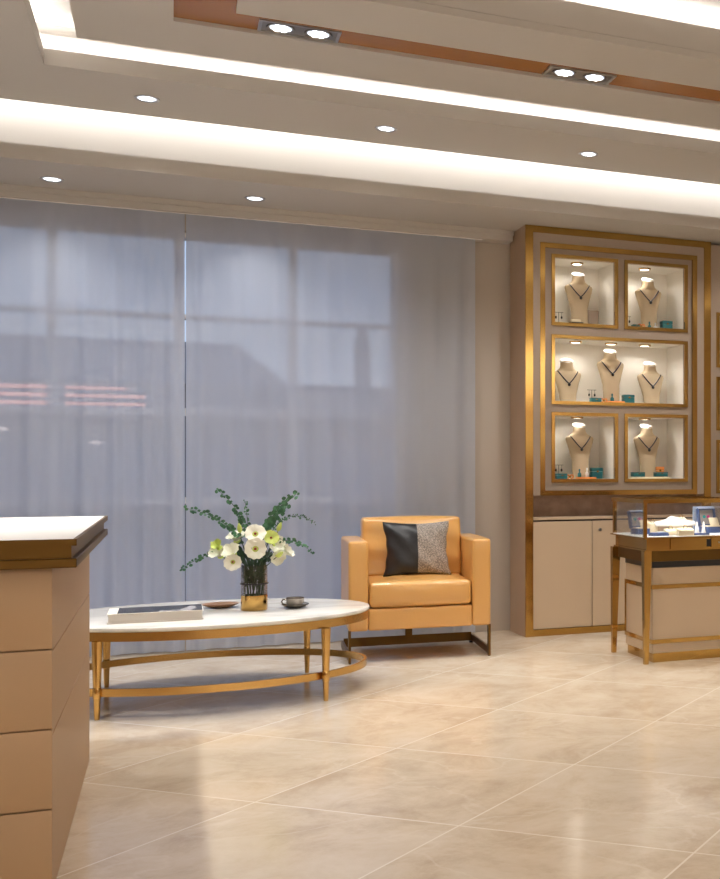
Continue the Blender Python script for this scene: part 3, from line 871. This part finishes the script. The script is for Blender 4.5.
# ------------------------------------------------------------------ display cabinet
t = thing('display_cabinet', 'tall beige jewellery display cabinet with gold frames and five lit niches', 'display cabinet', (2.866, 7.88, 0))
Y0 = 7.694
bm = B()
box(bm, 2.168, 2.223, 7.700, 8.08, 0, 2.812); box(bm, 3.507, 3.563, 7.700, 8.08, 0, 2.812)
box(bm, 2.223, 3.507, 8.06, 8.08, 0, 2.812); box(bm, 2.223, 3.507, 7.70, 8.06, 2.70, 2.812)
box(bm, 2.223, 3.507, 7.72, 8.06, .964, .985)
obj('carcass', bm, 'lacquer', t)
bm = B()
box(bm, 2.223, 2.274, 7.697, 7.74, .964, 2.766); box(bm, 3.451, 3.507, 7.697, 7.74, .964, 2.766); box(bm, 2.274, 3.451, 7.697, 7.74, 2.703, 2.766)
obj('beige_surround', bm, 'frame_beige', t)
bm = B()
box(bm, 2.170, 2.223, 7.688, 7.700, 0, 2.812); box(bm, 3.507, 3.560, 7.688, 7.700, 0, 2.812); box(bm, 2.223, 3.507, 7.688, 7.700, 2.766, 2.812)
obj('outer_gold_frame', bm, 'gold', t)
bm = B(); frame_xz(bm, 2.274, 3.451, .964, 2.703, .034, 7.690, 7.74); obj('inner_gold_frame', bm, 'gold', t)
# centre panel with five openings (set back behind the inner frame)
NX = [(2.382, 2.821), (2.918, 3.359)]
NZ = [(2.163, 2.608), (1.618, 2.052), (1.077, 1.516)]
pb0, pb1 = 7.716, 7.738
bm = B()
xs0, xs1, zs0, zs1 = 2.308, 3.417, .998, 2.669
box(bm, xs0, NX[0][0], pb0, pb1, zs0, zs1); box(bm, NX[1][1], xs1, pb0, pb1, zs0, zs1)
box(bm, NX[0][0], NX[1][1], pb0, pb1, NZ[0][1], zs1); box(bm, NX[0][0], NX[1][1], pb0, pb1, NZ[1][1], NZ[0][0])
box(bm, NX[0][0], NX[1][1], pb0, pb1, NZ[2][1], NZ[1][0]); box(bm, NX[0][0], NX[1][1], pb0, pb1, zs0, NZ[2][0])
box(bm, NX[0][1], NX[1][0], pb0, pb1, NZ[0][0], NZ[0][1]); box(bm, NX[0][1], NX[1][0], pb0, pb1, NZ[2][0], NZ[2][1])
obj('niche_panel', bm, 'frame_beige', t)
NICHES = [(NX[0], NZ[0]), (NX[1], NZ[0]), ((NX[0][0], NX[1][1]), NZ[1]), (NX[0], NZ[2]), (NX[1], NZ[2])]
NB = 8.045
for (xa, xb), (za, zb) in NICHES:
    bm = B(); frame_xz(bm, xa - .024, xb + .024, za - .024, zb + .024, .024, 7.704, 7.718); obj('niche_frame', bm, 'gold', t)
    bm = B()
    box(bm, xa - .004, xa, 7.738, NB, za - .004, zb + .004); box(bm, xb, xb + .004, 7.738, NB, za - .004, zb + .004)
    box(bm, xa, xb, 7.738, NB, za - .004, za); box(bm, xa, xb, 7.738, NB, zb, zb + .004); box(bm, xa - .004, xb + .004, NB, NB + .004, za - .004, zb + .004)
    obj('niche_lining', bm, 'niche', t)
def niche_lamp(x, z, w=1.6):
    y_ = 7.855
    bm = B(); lathe(bm, [(.032, -.010), (.042, -.012), (.046, 0)], (x, y_, z), 24, cap0=False, cap1=False)
    o = obj('niche_downlight', bm, 'gold', t, 40)
    bm = B(); lathe(bm, [(.032, -.0102), (.032, -.004)], (x, y_, z), 24); obj('led_lens', bm, 'led_warm', o, 40)
    lamp('niche_beam', (x, y_ + .022, z - .02), w * 1.45, 165, .6, .025, (1, .93, .83))
niche_lamp(2.590, NZ[0][1]); niche_lamp(3.105, NZ[0][1])
for x in (2.58, 2.845, 3.105): niche_lamp(x, NZ[1][1], 1.5)
niche_lamp(2.590, NZ[2][1]); niche_lamp(3.105, NZ[2][1])
# lower part
bm = B(); box(bm, 2.223, 3.507, 7.83, 7.85, .80, .964); obj('recess_back', bm, 'brown_panel', t, label='dark brown leather back panel')
bm = B(); box(bm, 2.223, 3.507, 7.696, 7.83, .796, .814, .002, 1); obj('ledge', bm, 'door', t)
bm = B(); box(bm, 2.223, 3.507, 7.716, 8.06, .046, .796); obj('lower_carcass', bm, 'dark', t)
for k, (xa, xb) in enumerate(((2.225, 2.646), (2.651, 3.078), (3.083, 3.505))):
    bm = B(); box(bm, xa, xb, 7.697, 7.7155, .048, .784, .0015, 1); d_ = obj('door', bm, 'door', t, 40)
    if k == 1:
        bm = B(); lathe(bm, [(.011, 0), (.0115, .006), (.008, .010), (.002, .010)], (0, 0, 0), 20); bm.transform(Matrix.Translation((2.706, 7.697, .722)) @ Matrix.Rotation(PI / 2, 4, 'X')); obj('lock', bm, 'steel', d_, 40)
bm = B(); box(bm, 2.223, 3.507, 7.690, 7.716, 0, .046); obj('plinth', bm, 'gold', t)

# second cabinet, at the right edge
t = thing('wall_cabinet', 'second beige cabinet with gold niche frames at the right picture edge', 'display cabinet', (4.25, 7.9, 0))
bm = B()
xa, xb = 3.638, 4.62
zz = [(2.278, 1.92), (1.803, 1.455), (1.338, .99)]
box(bm, 3.566, xa, 7.715, 8.08, 0, 2.80); box(bm, xb, 4.98, 7.715, 8.08, 0, 2.80); box(bm, xa, xb, 7.715, 8.08, 2.278, 2.80)
box(bm, xa, xb, 7.715, 8.08, 1.803, 1.92); box(bm, xa, xb, 7.715, 8.08, 1.338, 1.455); box(bm, xa, xb, 7.715, 8.08, .0, .99); box(bm, xa, xb, 8.04, 8.08, .99, 2.278)
obj('carcass', bm, 'frame_beige', t)
for (z1, z0_) in zz:
    bm = B(); frame_xz(bm, xa - .024, xb + .024, z0_ - .024, z1 + .024, .024, 7.704, 7.7145); obj('niche_frame', bm, 'gold', t)
bm = B(); box(bm, 3.57, 4.98, 7.69, 7.714, 0, .046); obj('plinth', bm, 'gold', t)

# ------------------------------------------------------------------ necklace busts
def bust_sections(H):
    base = [(0, .058, .034), (.07, .062, .036), (.14, .080, .038), (.19, .096, .036), (.215, .103, .034), (.228, .100, .032), (.240, .078, .031), (.250, .062, .033), (.260, .051, .034), (.276, .045, .035), (.310, .0435, .035)]
    k = H - .310
    out = []
    for (z, w, d) in base:
        out.append((max(0, z + k) if z > 0 else 0, w, d))
    return out
def ymid(z, H): return -.030 + .035 * (z / H)          # the chest tips forward at the bottom
def bust_front(x, z, H):
    S = bust_sections(H)
    for (a, b_) in zip(S, S[1:]):
        if a[0] <= z <= b_[0]:
            q = (z - a[0]) / (b_[0] - a[0]); w = a[1] + q * (b_[1] - a[1]); d = a[2] + q * (b_[2] - a[2]); break
    else: w, d = S[-1][1], S[-1][2]
    return ymid(z, H) - d * math.sqrt(max(0, 1 - min(1, abs(x) / w) ** 2.4))
def make_bust(x, y_, z, H, lab, nlab):
    t = thing('necklace_bust', lab, 'jewellery bust', (x, y_, z), 0, 'linen necklace busts in the cabinet niches')
    bm = B(); S = bust_sections(H); rings = []; n = 36
    # refine
    SS = []
    for a, b_ in zip(S, S[1:]):
        for k in range(3): SS.append(tuple(a[i] + (b_[i] - a[i]) * k / 3 for i in range(3)))
    SS.append(S[-1])
    for (zz_, w, d) in SS:
        ring = []
        for i in range(n):
            th = 2 * PI * i / n; c, s = math.cos(th), math.sin(th)
            px = w * math.copysign(abs(c) ** .85, c); py = d * math.copysign(abs(s) ** .85, s)
            ring.append(bm.verts.new((px, py + ymid(zz_, H), zz_)))
        rings.append(ring)
    for A_, B_ in zip(rings, rings[1:]):
        for i in range(n): bm.faces.new((A_[i], A_[(i + 1) % n], B_[(i + 1) % n], B_[i]))
    bm.faces.new(list(reversed(rings[0]))); bm.faces.new(rings[-1])
    obj('torso', bm, 'bust', t, 50, world=False)
    bm = B(); lathe(bm, [(.043, -.014), (.0475, -.008), (.0475, .004), (.043, .007), (.01, .0075)], (0, 0, 0), 30, 1, .86); bm.transform(Matrix.Translation((0, ymid(H, H), H + .004)) @ Matrix.Rotation(.5, 4, 'X')); obj('neck_cap', bm, 'white', t, 50, world=False, label='white neck cap')
    # necklace
    nk = thing('necklace', nlab, 'necklace', (x, y_, z), 0, 'dark blue necklaces on the busts')
    k = H - .310
    pts = []
    for q in range(-16, 17):
        u = q / 16
        xx = .074 * u; zz_ = k + .150 + .086 * abs(u) ** 1.25
        pts.append((xx, bust_front(xx, zz_, H) - .004, zz_))
    bm = B(); tube(bm, pts, .004, 8); obj('chain', bm, 'navy', nk, 60, world=False)
    zp = k + .142
    bm = B(); lathe(bm, [(.001, -.013), (.008, -.009), (.011, 0), (.008, .008), (.001, .012)], (0, bust_front(0, zp, H) - .009, zp), 14); obj('pendant', bm, 'black', nk, 60, world=False)
BU = [(2.600, NZ[0][0], .335, 'upper left'), (3.133, NZ[0][0], .335, 'upper right'),
      (2.513, NZ[1][0], .262, 'a'), (2.840, NZ[1][0], .343, 'b'), (3.150, NZ[1][0], .262, 'c'),
      (2.607, NZ[2][0], .345, 'lower left'), (3.122, NZ[2][0], .345, 'lower right')]
for (x, z, H, w) in BU:
    if w in 'abc':
        i = 'abc'.index(w)
        lab = ('shorter linen bust at the left of the wide middle niche', 'tall linen bust at the centre of the wide middle niche', 'shorter linen bust at the right of the wide middle niche')[i]
        nl = ('dark blue necklace on the left bust of the wide middle niche', 'dark blue necklace on the tall centre bust of the wide niche', 'dark blue necklace on the right bust of the wide middle niche')[i]
    else:
        lab = 'linen necklace bust standing in the %s niche of the cabinet' % w
        nl = 'dark blue pendant necklace on the bust in the %s niche' % w
    make_bust(x + .015, 7.90, z, H + .032, lab, nl)

# ------------------------------------------------------------------ small goods in the niches
def earring_stand(x, z, lab):
    y_ = 7.93
    t = thing('earring_stand', lab, 'earring stand', (x, y_, z), 0, 'earring stands in the niches')
    bm = B(); box(bm, x - .03, x + .03, y_ - .015, y_ + .015, z, z + .006); tube(bm, [(x, y_, z + .006), (x, y_, z + .098)], .0022, 6); tube(bm, [(x - .034, y_, z + .098), (x + .034, y_, z + .098)], .0022, 6); obj('stand', bm, 'steel', t)
    for s in (-1, 1):
        bm = B(); tube(bm, [(x + s * .021, y_ - .004, z + .098), (x + s * .021, y_ - .004, z + .072)], .001, 6)
        lathe(bm, [(.001, -.012), (.007, -.004), (.006, .006), (.001, .012)], (x + s * .021, y_ - .004, z + .062), 10); obj('earring', bm, 'black', t, 60)
earring_stand(2.478, NZ[0][0], 'small earring stand with two dark drops in the upper left niche')
earring_stand(2.992, NZ[0][0], 'small earring stand with two dark drops in the upper right niche')
earring_stand(2.725, NZ[1][0], 'small earring stand beside the tall bust in the wide niche')
earring_stand(2.478, NZ[2][0], 'small earring stand with two dark drops in the lower left niche')

def gift_box(x, y_, z, sx, sy, sz, m, lab, group, rz=0.0):
    t = thing('jewellery_box', lab, 'jewellery box', (x, y_, z), rz, group)
    bm = B(); box(bm, -sx / 2, sx / 2, -sy / 2, sy / 2, 0, sz * .66, .002, 2); obj('base', bm, m, t, 40, world=False)
    bm = B(); box(bm, -sx / 2 - .001, sx / 2 + .001, -sy / 2 - .001, sy / 2 + .001, sz * .68, sz, .003, 2); obj('lid', bm, m, t, 40, world=False)
    bm = B(); box(bm, -.007, .007, -sy / 2 - .0035, -sy / 2 - .0005, sz * .60, sz * .76); obj('clasp', bm, 'gold', t, world=False)
    return t
tg_ = 'teal jewellery boxes in the niches'
gift_box(3.272, 7.85, NZ[0][0], .078, .06, .070, 'teal', 'teal jewellery box at the right of the upper right niche', tg_)
gift_box(3.012, 7.80, NZ[0][0], .052, .05, .024, 'teal', 'low teal jewellery box under the earrings in the upper right niche', tg_)
gift_box(2.970, 7.84, NZ[1][0], .078, .06, .064, 'teal', 'teal jewellery box right of the tall bust in the wide niche', tg_)
gift_box(2.708, 7.80, NZ[1][0], .075, .055, .032, 'teal', 'low teal jewellery box left of the tall bust in the wide niche', tg_)
gift_box(2.735, 7.86, NZ[2][0], .080, .06, .078, 'teal', 'tall teal jewellery box at the right of the lower left niche', tg_)
gift_box(2.455, 7.80, NZ[2][0], .075, .055, .038, 'teal', 'low teal jewellery box at the left of the lower left niche', tg_)
gift_box(3.03, 7.80, NZ[2][0] + .014, .090, .06, .032, 'teal', 'flat teal jewellery box left of the bust in the lower right niche', tg_)
gift_box(3.208, 7.80, NZ[2][0] + .014, .090, .06, .032, 'teal', 'flat teal jewellery box in front of the orange box', tg_)
gift_box(3.225, 7.88, NZ[2][0], .062, .06, .086, 'orange', 'orange jewellery box behind the flat teal box in the lower right niche', 'orange boxes')

def bottle(x, z, m, lab, h=.058):
    t = thing('perfume_bottle', lab, 'bottle', (x, 7.83, z), 0, 'little bottles in the niches')
    bm = B(); lathe(bm, [(.011, 0), (.013, .003), (.013, h * .42), (.006, h * .56), (.0045, h * .6), (.0045, h * .72)], (0, 0, 0), 16); obj('body', bm, m, t, 50, world=False)
    bm = B(); lathe(bm, [(.0062, h * .72), (.0062, h * .96), (.003, h)], (0, 0, 0), 14); obj('cap', bm, m, t, 50, world=False)
bottle(3.132, NZ[0][0], 'teal', 'tiny teal bottle before the bust in the upper right niche')
bottle(2.845, NZ[1][0] + .012, 'teal', 'tiny teal bottle before the tall bust in the wide niche')
bottle(2.60, NZ[2][0] + .012, 'teal', 'tiny teal bottle before the bust in the lower left niche')
bottle(2.655, NZ[2][0] + .012, 'white', 'tiny white bottle beside the teal one in the lower left niche', .066)
bottle(3.178, NZ[0][0], 'white', 'tiny white bottle beside the teal box in the upper right niche', .05)

def bow(x, z, lab):
    t = thing('ribbon_bow', lab, 'bow', (x, 7.79, z), 0, 'orange gold bows in the niches')
    for s in (-1, 1):
        bm = B(); pts = []
        for k in range(13):
            a = k / 12 * 2 * PI
            pts.append((s * (.003 + .022 * (1 - math.cos(a)) / 2), -.002, .016 + .012 * math.sin(a)))
        tube(bm, pts, .0055, 6); obj('loop', bm, 'orange', t, 60, world=False)
    bm = B(); lathe(bm, [(.001, .006), (.008, .010), (.009, .018), (.001, .024)], (0, -.003, 0), 10); obj('knot', bm, 'gold', t, 60, world=False)
bow(3.052, NZ[0][0], 'small orange gold bow beside the low teal box in the upper right niche')
bow(2.765, NZ[1][0], 'small orange gold bow beside the low teal box in the wide niche')
bow(2.515, NZ[2][0] + .0, 'small orange gold bow beside the low teal box in the lower left niche')

def tray(x0, x1, z, m, lab):
    bm = B(); box(bm, x0, x1, 7.755, 7.835, z, z + .012, .003, 2)
    tag(obj('display_tray', bm, m, smooth=40), lab, 'tray', 'flat trays in the niches')
tray(2.57, 2.70, NZ[2][0], 'orange', 'flat orange tray under the bottles in the lower left niche')
tray(2.975, 3.268, NZ[2][0], 'cream', 'flat cream tray with boxes in the lower right niche')
tray(2.80, 2.915, NZ[1][0], 'orange', 'flat orange tray before the tall bust in the wide niche')
t = thing('bracelet_pillow', 'cream bracelet pillow on a black base in the upper left niche', 'bracelet stand', (2.56, 7.80, NZ[0][0]))
bm = B(); box(bm, -.05, .05, -.03, .03, 0, .016, .003, 2); obj('base', bm, 'black', t, 40, world=False)
bm = B(); rbox(bm, (0, 0, .026), (.075, .04, .02), .008, (0, 0, .003), 4, 3); obj('pillow', bm, 'cream', t, 180, world=False)
bm = B(); rbox(bm, (2.725, 7.90, NZ[0][0] + .062), (.085, .018, .124), .008, (0, 0, 0), 4, 3)
tag(obj('display_card', bm, 'frame_beige', smooth=180), 'beige upright display card right of the bust in the upper left niche', 'display card')

# ------------------------------------------------------------------ jewellery showcase table
t = thing('showcase_table', 'gold jewellery showcase table with a glass case on tapered legs', 'showcase', (2.80, 6.567, 0))
SX0, SX1, SY0, SY1 = 2.475, 3.13, 6.295, 6.845
for x in (2.514, SX1 - .030):
    for y_ in (6.330, SY1 - .034):
        bm = B(); taper(bm, x - (.018 if y_ > 6.5 and x < 2.8 else 0), y_, 0, .664, .013, .0245, dx=-.008 if x < 2.8 else .008, dy=-.008 if y_ < 6.5 else .008); obj('leg', bm, 'gold', t)
bm = B()
box(bm, SX0 + .03, SX1 - .03, SY0 + .03, SY1 - .03, .60, .664)
obj('apron', bm, 'dark_gold', t)
bm = B()
box(bm, SX0 + .03, SX1 - .0, SY0 + .012, SY1 - .012, .664, .738)
box(bm, SX0 + .0, SX1, SY0, SY1, .738, .7445); box(bm, SX0 + .02, SX1, SY0 + .006, SY1 - .006, .664, .672)
obj('deck_box', bm, 'gold', t)
bm = B(); box(bm, SX0 + .012, SX1 - .012, SY0 + .012, SY1 - .012, .7447, .7475); obj('deck', bm, 'white', t, label='white display surface')
for (xa, xb) in ((2.655, 2.915), (2.92, 3.12)):
    bm = B(); box(bm, xa, xb, SY0 + .003, SY0 + .0115, .674, .736, .001, 1); d_ = obj('drawer', bm, 'gold', t)
    if xa < 2.7:
        bm = B(); box(bm, 2.888, 2.914, SY0 + .0005, SY0 + .003, .682, .726); obj('lock', bm, 'black', d_)
    else:
        bm = B(); lathe(bm, [(.006, 0), (.005, .006), (.001, .007)], (0, 0, 0), 14); bm.transform(Matrix.Translation((2.97, SY0 + .003, .705)) @ Matrix.Rotation(PI / 2, 4, 'X')); obj('keyhole', bm, 'steel', d_, 40)
ft = .02
bm = B()
for x in (SX0 + .012, SX1 - .012 - ft):
    for y_ in (SY0 + .008, SY1 - .008 - ft): box(bm, x, x + ft, y_, y_ + ft, .7445, .945)
ring_xy(bm, SX0 + .006, SX1 - .006, SY0 + .002, SY1 - .002, SX0 + .036, SX1 - .036, SY0 + .032, SY1 - .032, .945, .969)
obj('case_frame', bm, 'gold', t)
bm = B()
box(bm, SX0 + .034, SX1 - .034, SY0 + .016, SY0 + .020, .748, .944); box(bm, SX0 + .034, SX1 - .034, SY1 - .020, SY1 - .016, .748, .944)
box(bm, SX0 + .018, SX0 + .022, SY0 + .03, SY1 - .03, .748, .944); box(bm, SX1 - .022, SX1 - .018, SY0 + .03, SY1 - .03, .748, .944)
box(bm, SX0 + .036, SX1 - .036, SY0 + .032, SY1 - .032, .958, .962)
obj('glass_case', bm, 'glass', t)
strip('case_led', (2.80, SY0 + .05, .940), .56, .01, .9, (0, 0, 0), (1, .95, .88))
strip('case_led', (2.80, SY1 - .05, .940), .56, .01, .7, (0, 0, 0), (1, .95, .88))

t = thing('storage_pedestal', 'low beige pedestal cabinet with gold bands beneath the showcase', 'pedestal', (3.0, 6.58, 0))
GX0, GX1, GY0, GY1 = 2.556, 3.5, 6.345, 6.79
bm = B(); box(bm, GX0, GX1, GY0, GY1, .055, .562, .003, 1); obj('body', bm, 'door', t)
bm = B(); box(bm, GX0 - .002, GX1 + .002, GY0 - .002, GY1 + .002, .562, .598); obj('top', bm, 'black', t, label='black top')
bm = B(); box(bm, GX0 + .01, GX1 - .01, GY0 + .01, GY1 - .01, 0, .055); obj('plinth', bm, 'gold', t)
for z in (.436, .112):
    bm = B(); ring_xy(bm, GX0 - .005, GX1 + .005, GY0 - .005, GY1 + .005, GX0 + .002, GX1 - .002, GY0 + .002, GY1 - .002, z, z + .025); obj('gold_band', bm, 'gold', t)
bm = B(); box(bm, GX0 - .005, GX0 + .012, GY1 - .012, GY1 + .005, .137, .436); obj('corner_strip', bm, 'gold', t)

# goods in the showcase
ZD = .7477
def ring_box(x, y_, rz, lab, s=1.0, white=False):
    t = thing('open_jewellery_box', lab, 'jewellery box', (x, y_, ZD), rz, 'open blue jewellery boxes in the showcase')
    w, d = .115 * s, .09 * s
    bm = B(); box(bm, -w / 2, w / 2, -d / 2, d / 2, 0, .035 * s, .003, 2); obj('base', bm, 'blue', t, 40, world=False)
    bm = B(); box(bm, -w / 2 + .008, w / 2 - .008, -d / 2 + .008, d / 2 - .008, .035 * s, .040 * s); obj('cushion', bm, 'cream', t, world=False)
    mt = Matrix.Translation((0, d / 2, .036 * s)) @ Matrix.Rotation(-.22, 4, 'X')
    bm = B(); frame_xz(bm, -w / 2, w / 2, 0, .105 * s, .009, -.012, .012); box(bm, -w / 2, w / 2, .012, .016, 0, .105 * s); bm.transform(mt); ld = obj('lid', bm, 'blue', t, world=False)
    bm = B(); box(bm, -w / 2 + .009, w / 2 - .009, .004, .0115, .009, .105 * s - .009); bm.transform(mt); obj('lid_lining', bm, 'grey_velvet', ld, world=False)
    bm = B(); box(bm, -w / 2 + .002, w / 2 - .002, -.0125, .0165, .105 * s - .004, .105 * s + .004); bm.transform(mt); obj('lid_edge', bm, 'paleblue', ld, world=False)
    for (px, m) in ((-.014, 'tealgem'), (.016, 'pink')):
        bm = B()
        for k in range(5):
            a = k * 2 * PI / 5
            lathe(bm, [(.001, 0), (.0075, .002), (.001, .006)], (0, 0, 0), 8) if False else None
            q = [(px + .006 * math.cos(a) + .005 * math.cos(b_ * PI / 4), .002, .056 * s + .006 * math.sin(a) + .005 * math.sin(b_ * PI / 4)) for b_ in range(8)]
            fr = [bm.verts.new(p) for p in q]; bk = [bm.verts.new((p[0], p[1] + .002, p[2])) for p in q]
            bm.faces.new(fr); bm.faces.new(list(reversed(bk)))
            for i in range(8): bm.faces.new((fr[i], fr[(i + 1) % 8], bk[(i + 1) % 8], bk[i]))
        bm.transform(mt); obj('brooch', bm, m, ld, world=False, label='pink brooch' if m == 'pink' else 'teal brooch')
    mt2 = Matrix.Translation((.012, -d / 2 + .03, .040 * s)) @ Matrix.Rotation(-.5, 4, 'X')
    bm = B(); box(bm, -.030, .034, -.003, .003, 0, .052 * s, .002, 2); bm.transform(mt2); obj('card', bm, 'cream', t, 40, world=False)
    if white:
        bm = B(); box(bm, -w / 2 - .016, w / 2 + .016, d / 2 + .046, d / 2 + .052, 0, .150 * s); obj('back_board', bm, 'paleblue', t, world=False, label='pale blue board behind the lid')
ring_box(2.60, 6.62, .18, 'open blue jewellery box at the left end of the showcase')
ring_box(3.055, 6.59, .12, 'open blue jewellery box with a pale board, farther right in the showcase', 1.08, True)

t = thing('necklace_stand', 'white winged necklace display stand raised in the middle of the showcase', 'necklace stand', (2.80, 6.56, ZD))
bm = B(); taper(bm, 0, 0, 0, .055, .045, .03, .03, .02); obj('base', bm, 'cream', t, world=False)
bm = B(); G = []
for j in range(7):
    v = j / 6; row = []
    for i in range(25):
        u = -1 + 2 * i / 24
        back = .030 + .030 * math.exp(-(u * 3.2) ** 2) + .012 * (1 - abs(u)); fr = -.045 * (1 - abs(u) ** 1.5) - .006
        y_ = fr + (back - fr) * v; z = .058 + .034 * v * (1 - .5 * abs(u)) + .016 * math.exp(-(u * 3) ** 2) * v
        row.append(bm.verts.new((u * .135, y_, z)))
    G.append(row)
for j in range(6):
    for i in range(24): bm.faces.new((G[j][i], G[j][i + 1], G[j + 1][i + 1], G[j + 1][i]))
r_ = bmesh.ops.extrude_face_region(bm, geom=bm.faces[:])
for v_ in [g for g in r_['geom'] if isinstance(g, bmesh.types.BMVert)]: v_.co.z -= .01
obj('winged_pad', bm, 'white', t, 60, world=False)

def block(x, y_, sx, sy, h, lab, slope=.012):
    t = thing('ring_holder', lab, 'ring holder', (x, y_, ZD), 0, 'cream ring holders in the showcase')
    bm = B(); box(bm, -sx / 2, sx / 2, -sy / 2, sy / 2, 0, h, .003, 2)
    for v_ in bm.verts:
        if v_.co.z > h * .6 and v_.co.y < 0: v_.co.z -= slope
    obj('block', bm, 'cream', t, 40, world=False)
    bm = B(); pts = [(.012 * math.cos(a * PI / 8), 0, h + .004 + .012 * math.sin(a * PI / 8)) for a in range(16)]
    tube(bm, pts, .0018, 6, closed=True); obj('ring', bm, 'gold', t, 60, world=False)
block(2.705, 6.42, .075, .05, .040, 'cream sloped ring holder left of the white necklace stand')
block(2.775, 6.36, .10, .045, .045, 'wide cream ring holder at the front of the showcase')
block(2.66, 6.60, .05, .05, .075, 'taller cream ring holder beside the left open blue box')
block(2.895, 6.70, .06, .05, .095, 'tall cream ring holder behind the necklace stand')
t = thing('ring_cone_tray', 'little blue tray of two white ring cones at the showcase front', 'ring cone stand', (2.885, 6.385, ZD))
bm = B(); box(bm, -.05, .05, -.028, .028, 0, .012, .002, 2); obj('tray', bm, 'blue', t, 40, world=False)
for s in (-1, 1):
    bm = B(); lathe(bm, [(.014, .012), (.004, .078), (.001, .080)], (s * .022, 0, 0), 16); obj('cone', bm, 'white', t, 50, world=False)
t = thing('flat_box', 'flat blue box lying in front of the left open box', 'jewellery box', (2.62, 6.40, ZD), .1)
bm = B(); box(bm, -.055, .055, -.03, .03, 0, .014, .002, 2); obj('base', bm, 'blue', t, 40, world=False)
bm = B(); box(bm, -.052, .052, -.027, .027, .0142, .020, .002, 2); obj('lid', bm, 'blue', t, 40, world=False)

# ------------------------------------------------------------------ world and view
w = bpy.data.worlds.new('dusk'); SC.world = w; w.use_nodes = True
WN, WL = w.node_tree.nodes, w.node_tree.links
bg = WN['Background']
tc = WN.new('ShaderNodeTexCoord'); sp = WN.new('ShaderNodeSeparateXYZ'); cr = WN.new('ShaderNodeValToRGB')
cr.color_ramp.elements[0].position = 0.0; cr.color_ramp.elements[0].color = (.40, .48, .60, 1)
cr.color_ramp.elements[1].position = .45; cr.color_ramp.elements[1].color = (.30, .40, .60, 1)
WL.new(tc.outputs['Generated'], sp.inputs[0]); WL.new(sp.outputs[2], cr.inputs[0]); WL.new(cr.outputs[0], bg.inputs[0])
bg.inputs[1].default_value = 1.5
SC.view_settings.view_transform = 'Standard'; SC.view_settings.look = 'None'
SC.view_settings.gamma = 1.0; SC.view_settings.exposure = 0.10
SC.view_settings.use_curve_mapping = False
SC.cycles.use_denoising = True
SC.cycles.max_bounces = 8
SC.cycles.diffuse_bounces = 5
SC.cycles.transparent_max_bounces = 16
SC.cycles.sample_clamp_indirect = 6.0
SC.cycles.caustics_reflective = False
SC.cycles.caustics_refractive = False
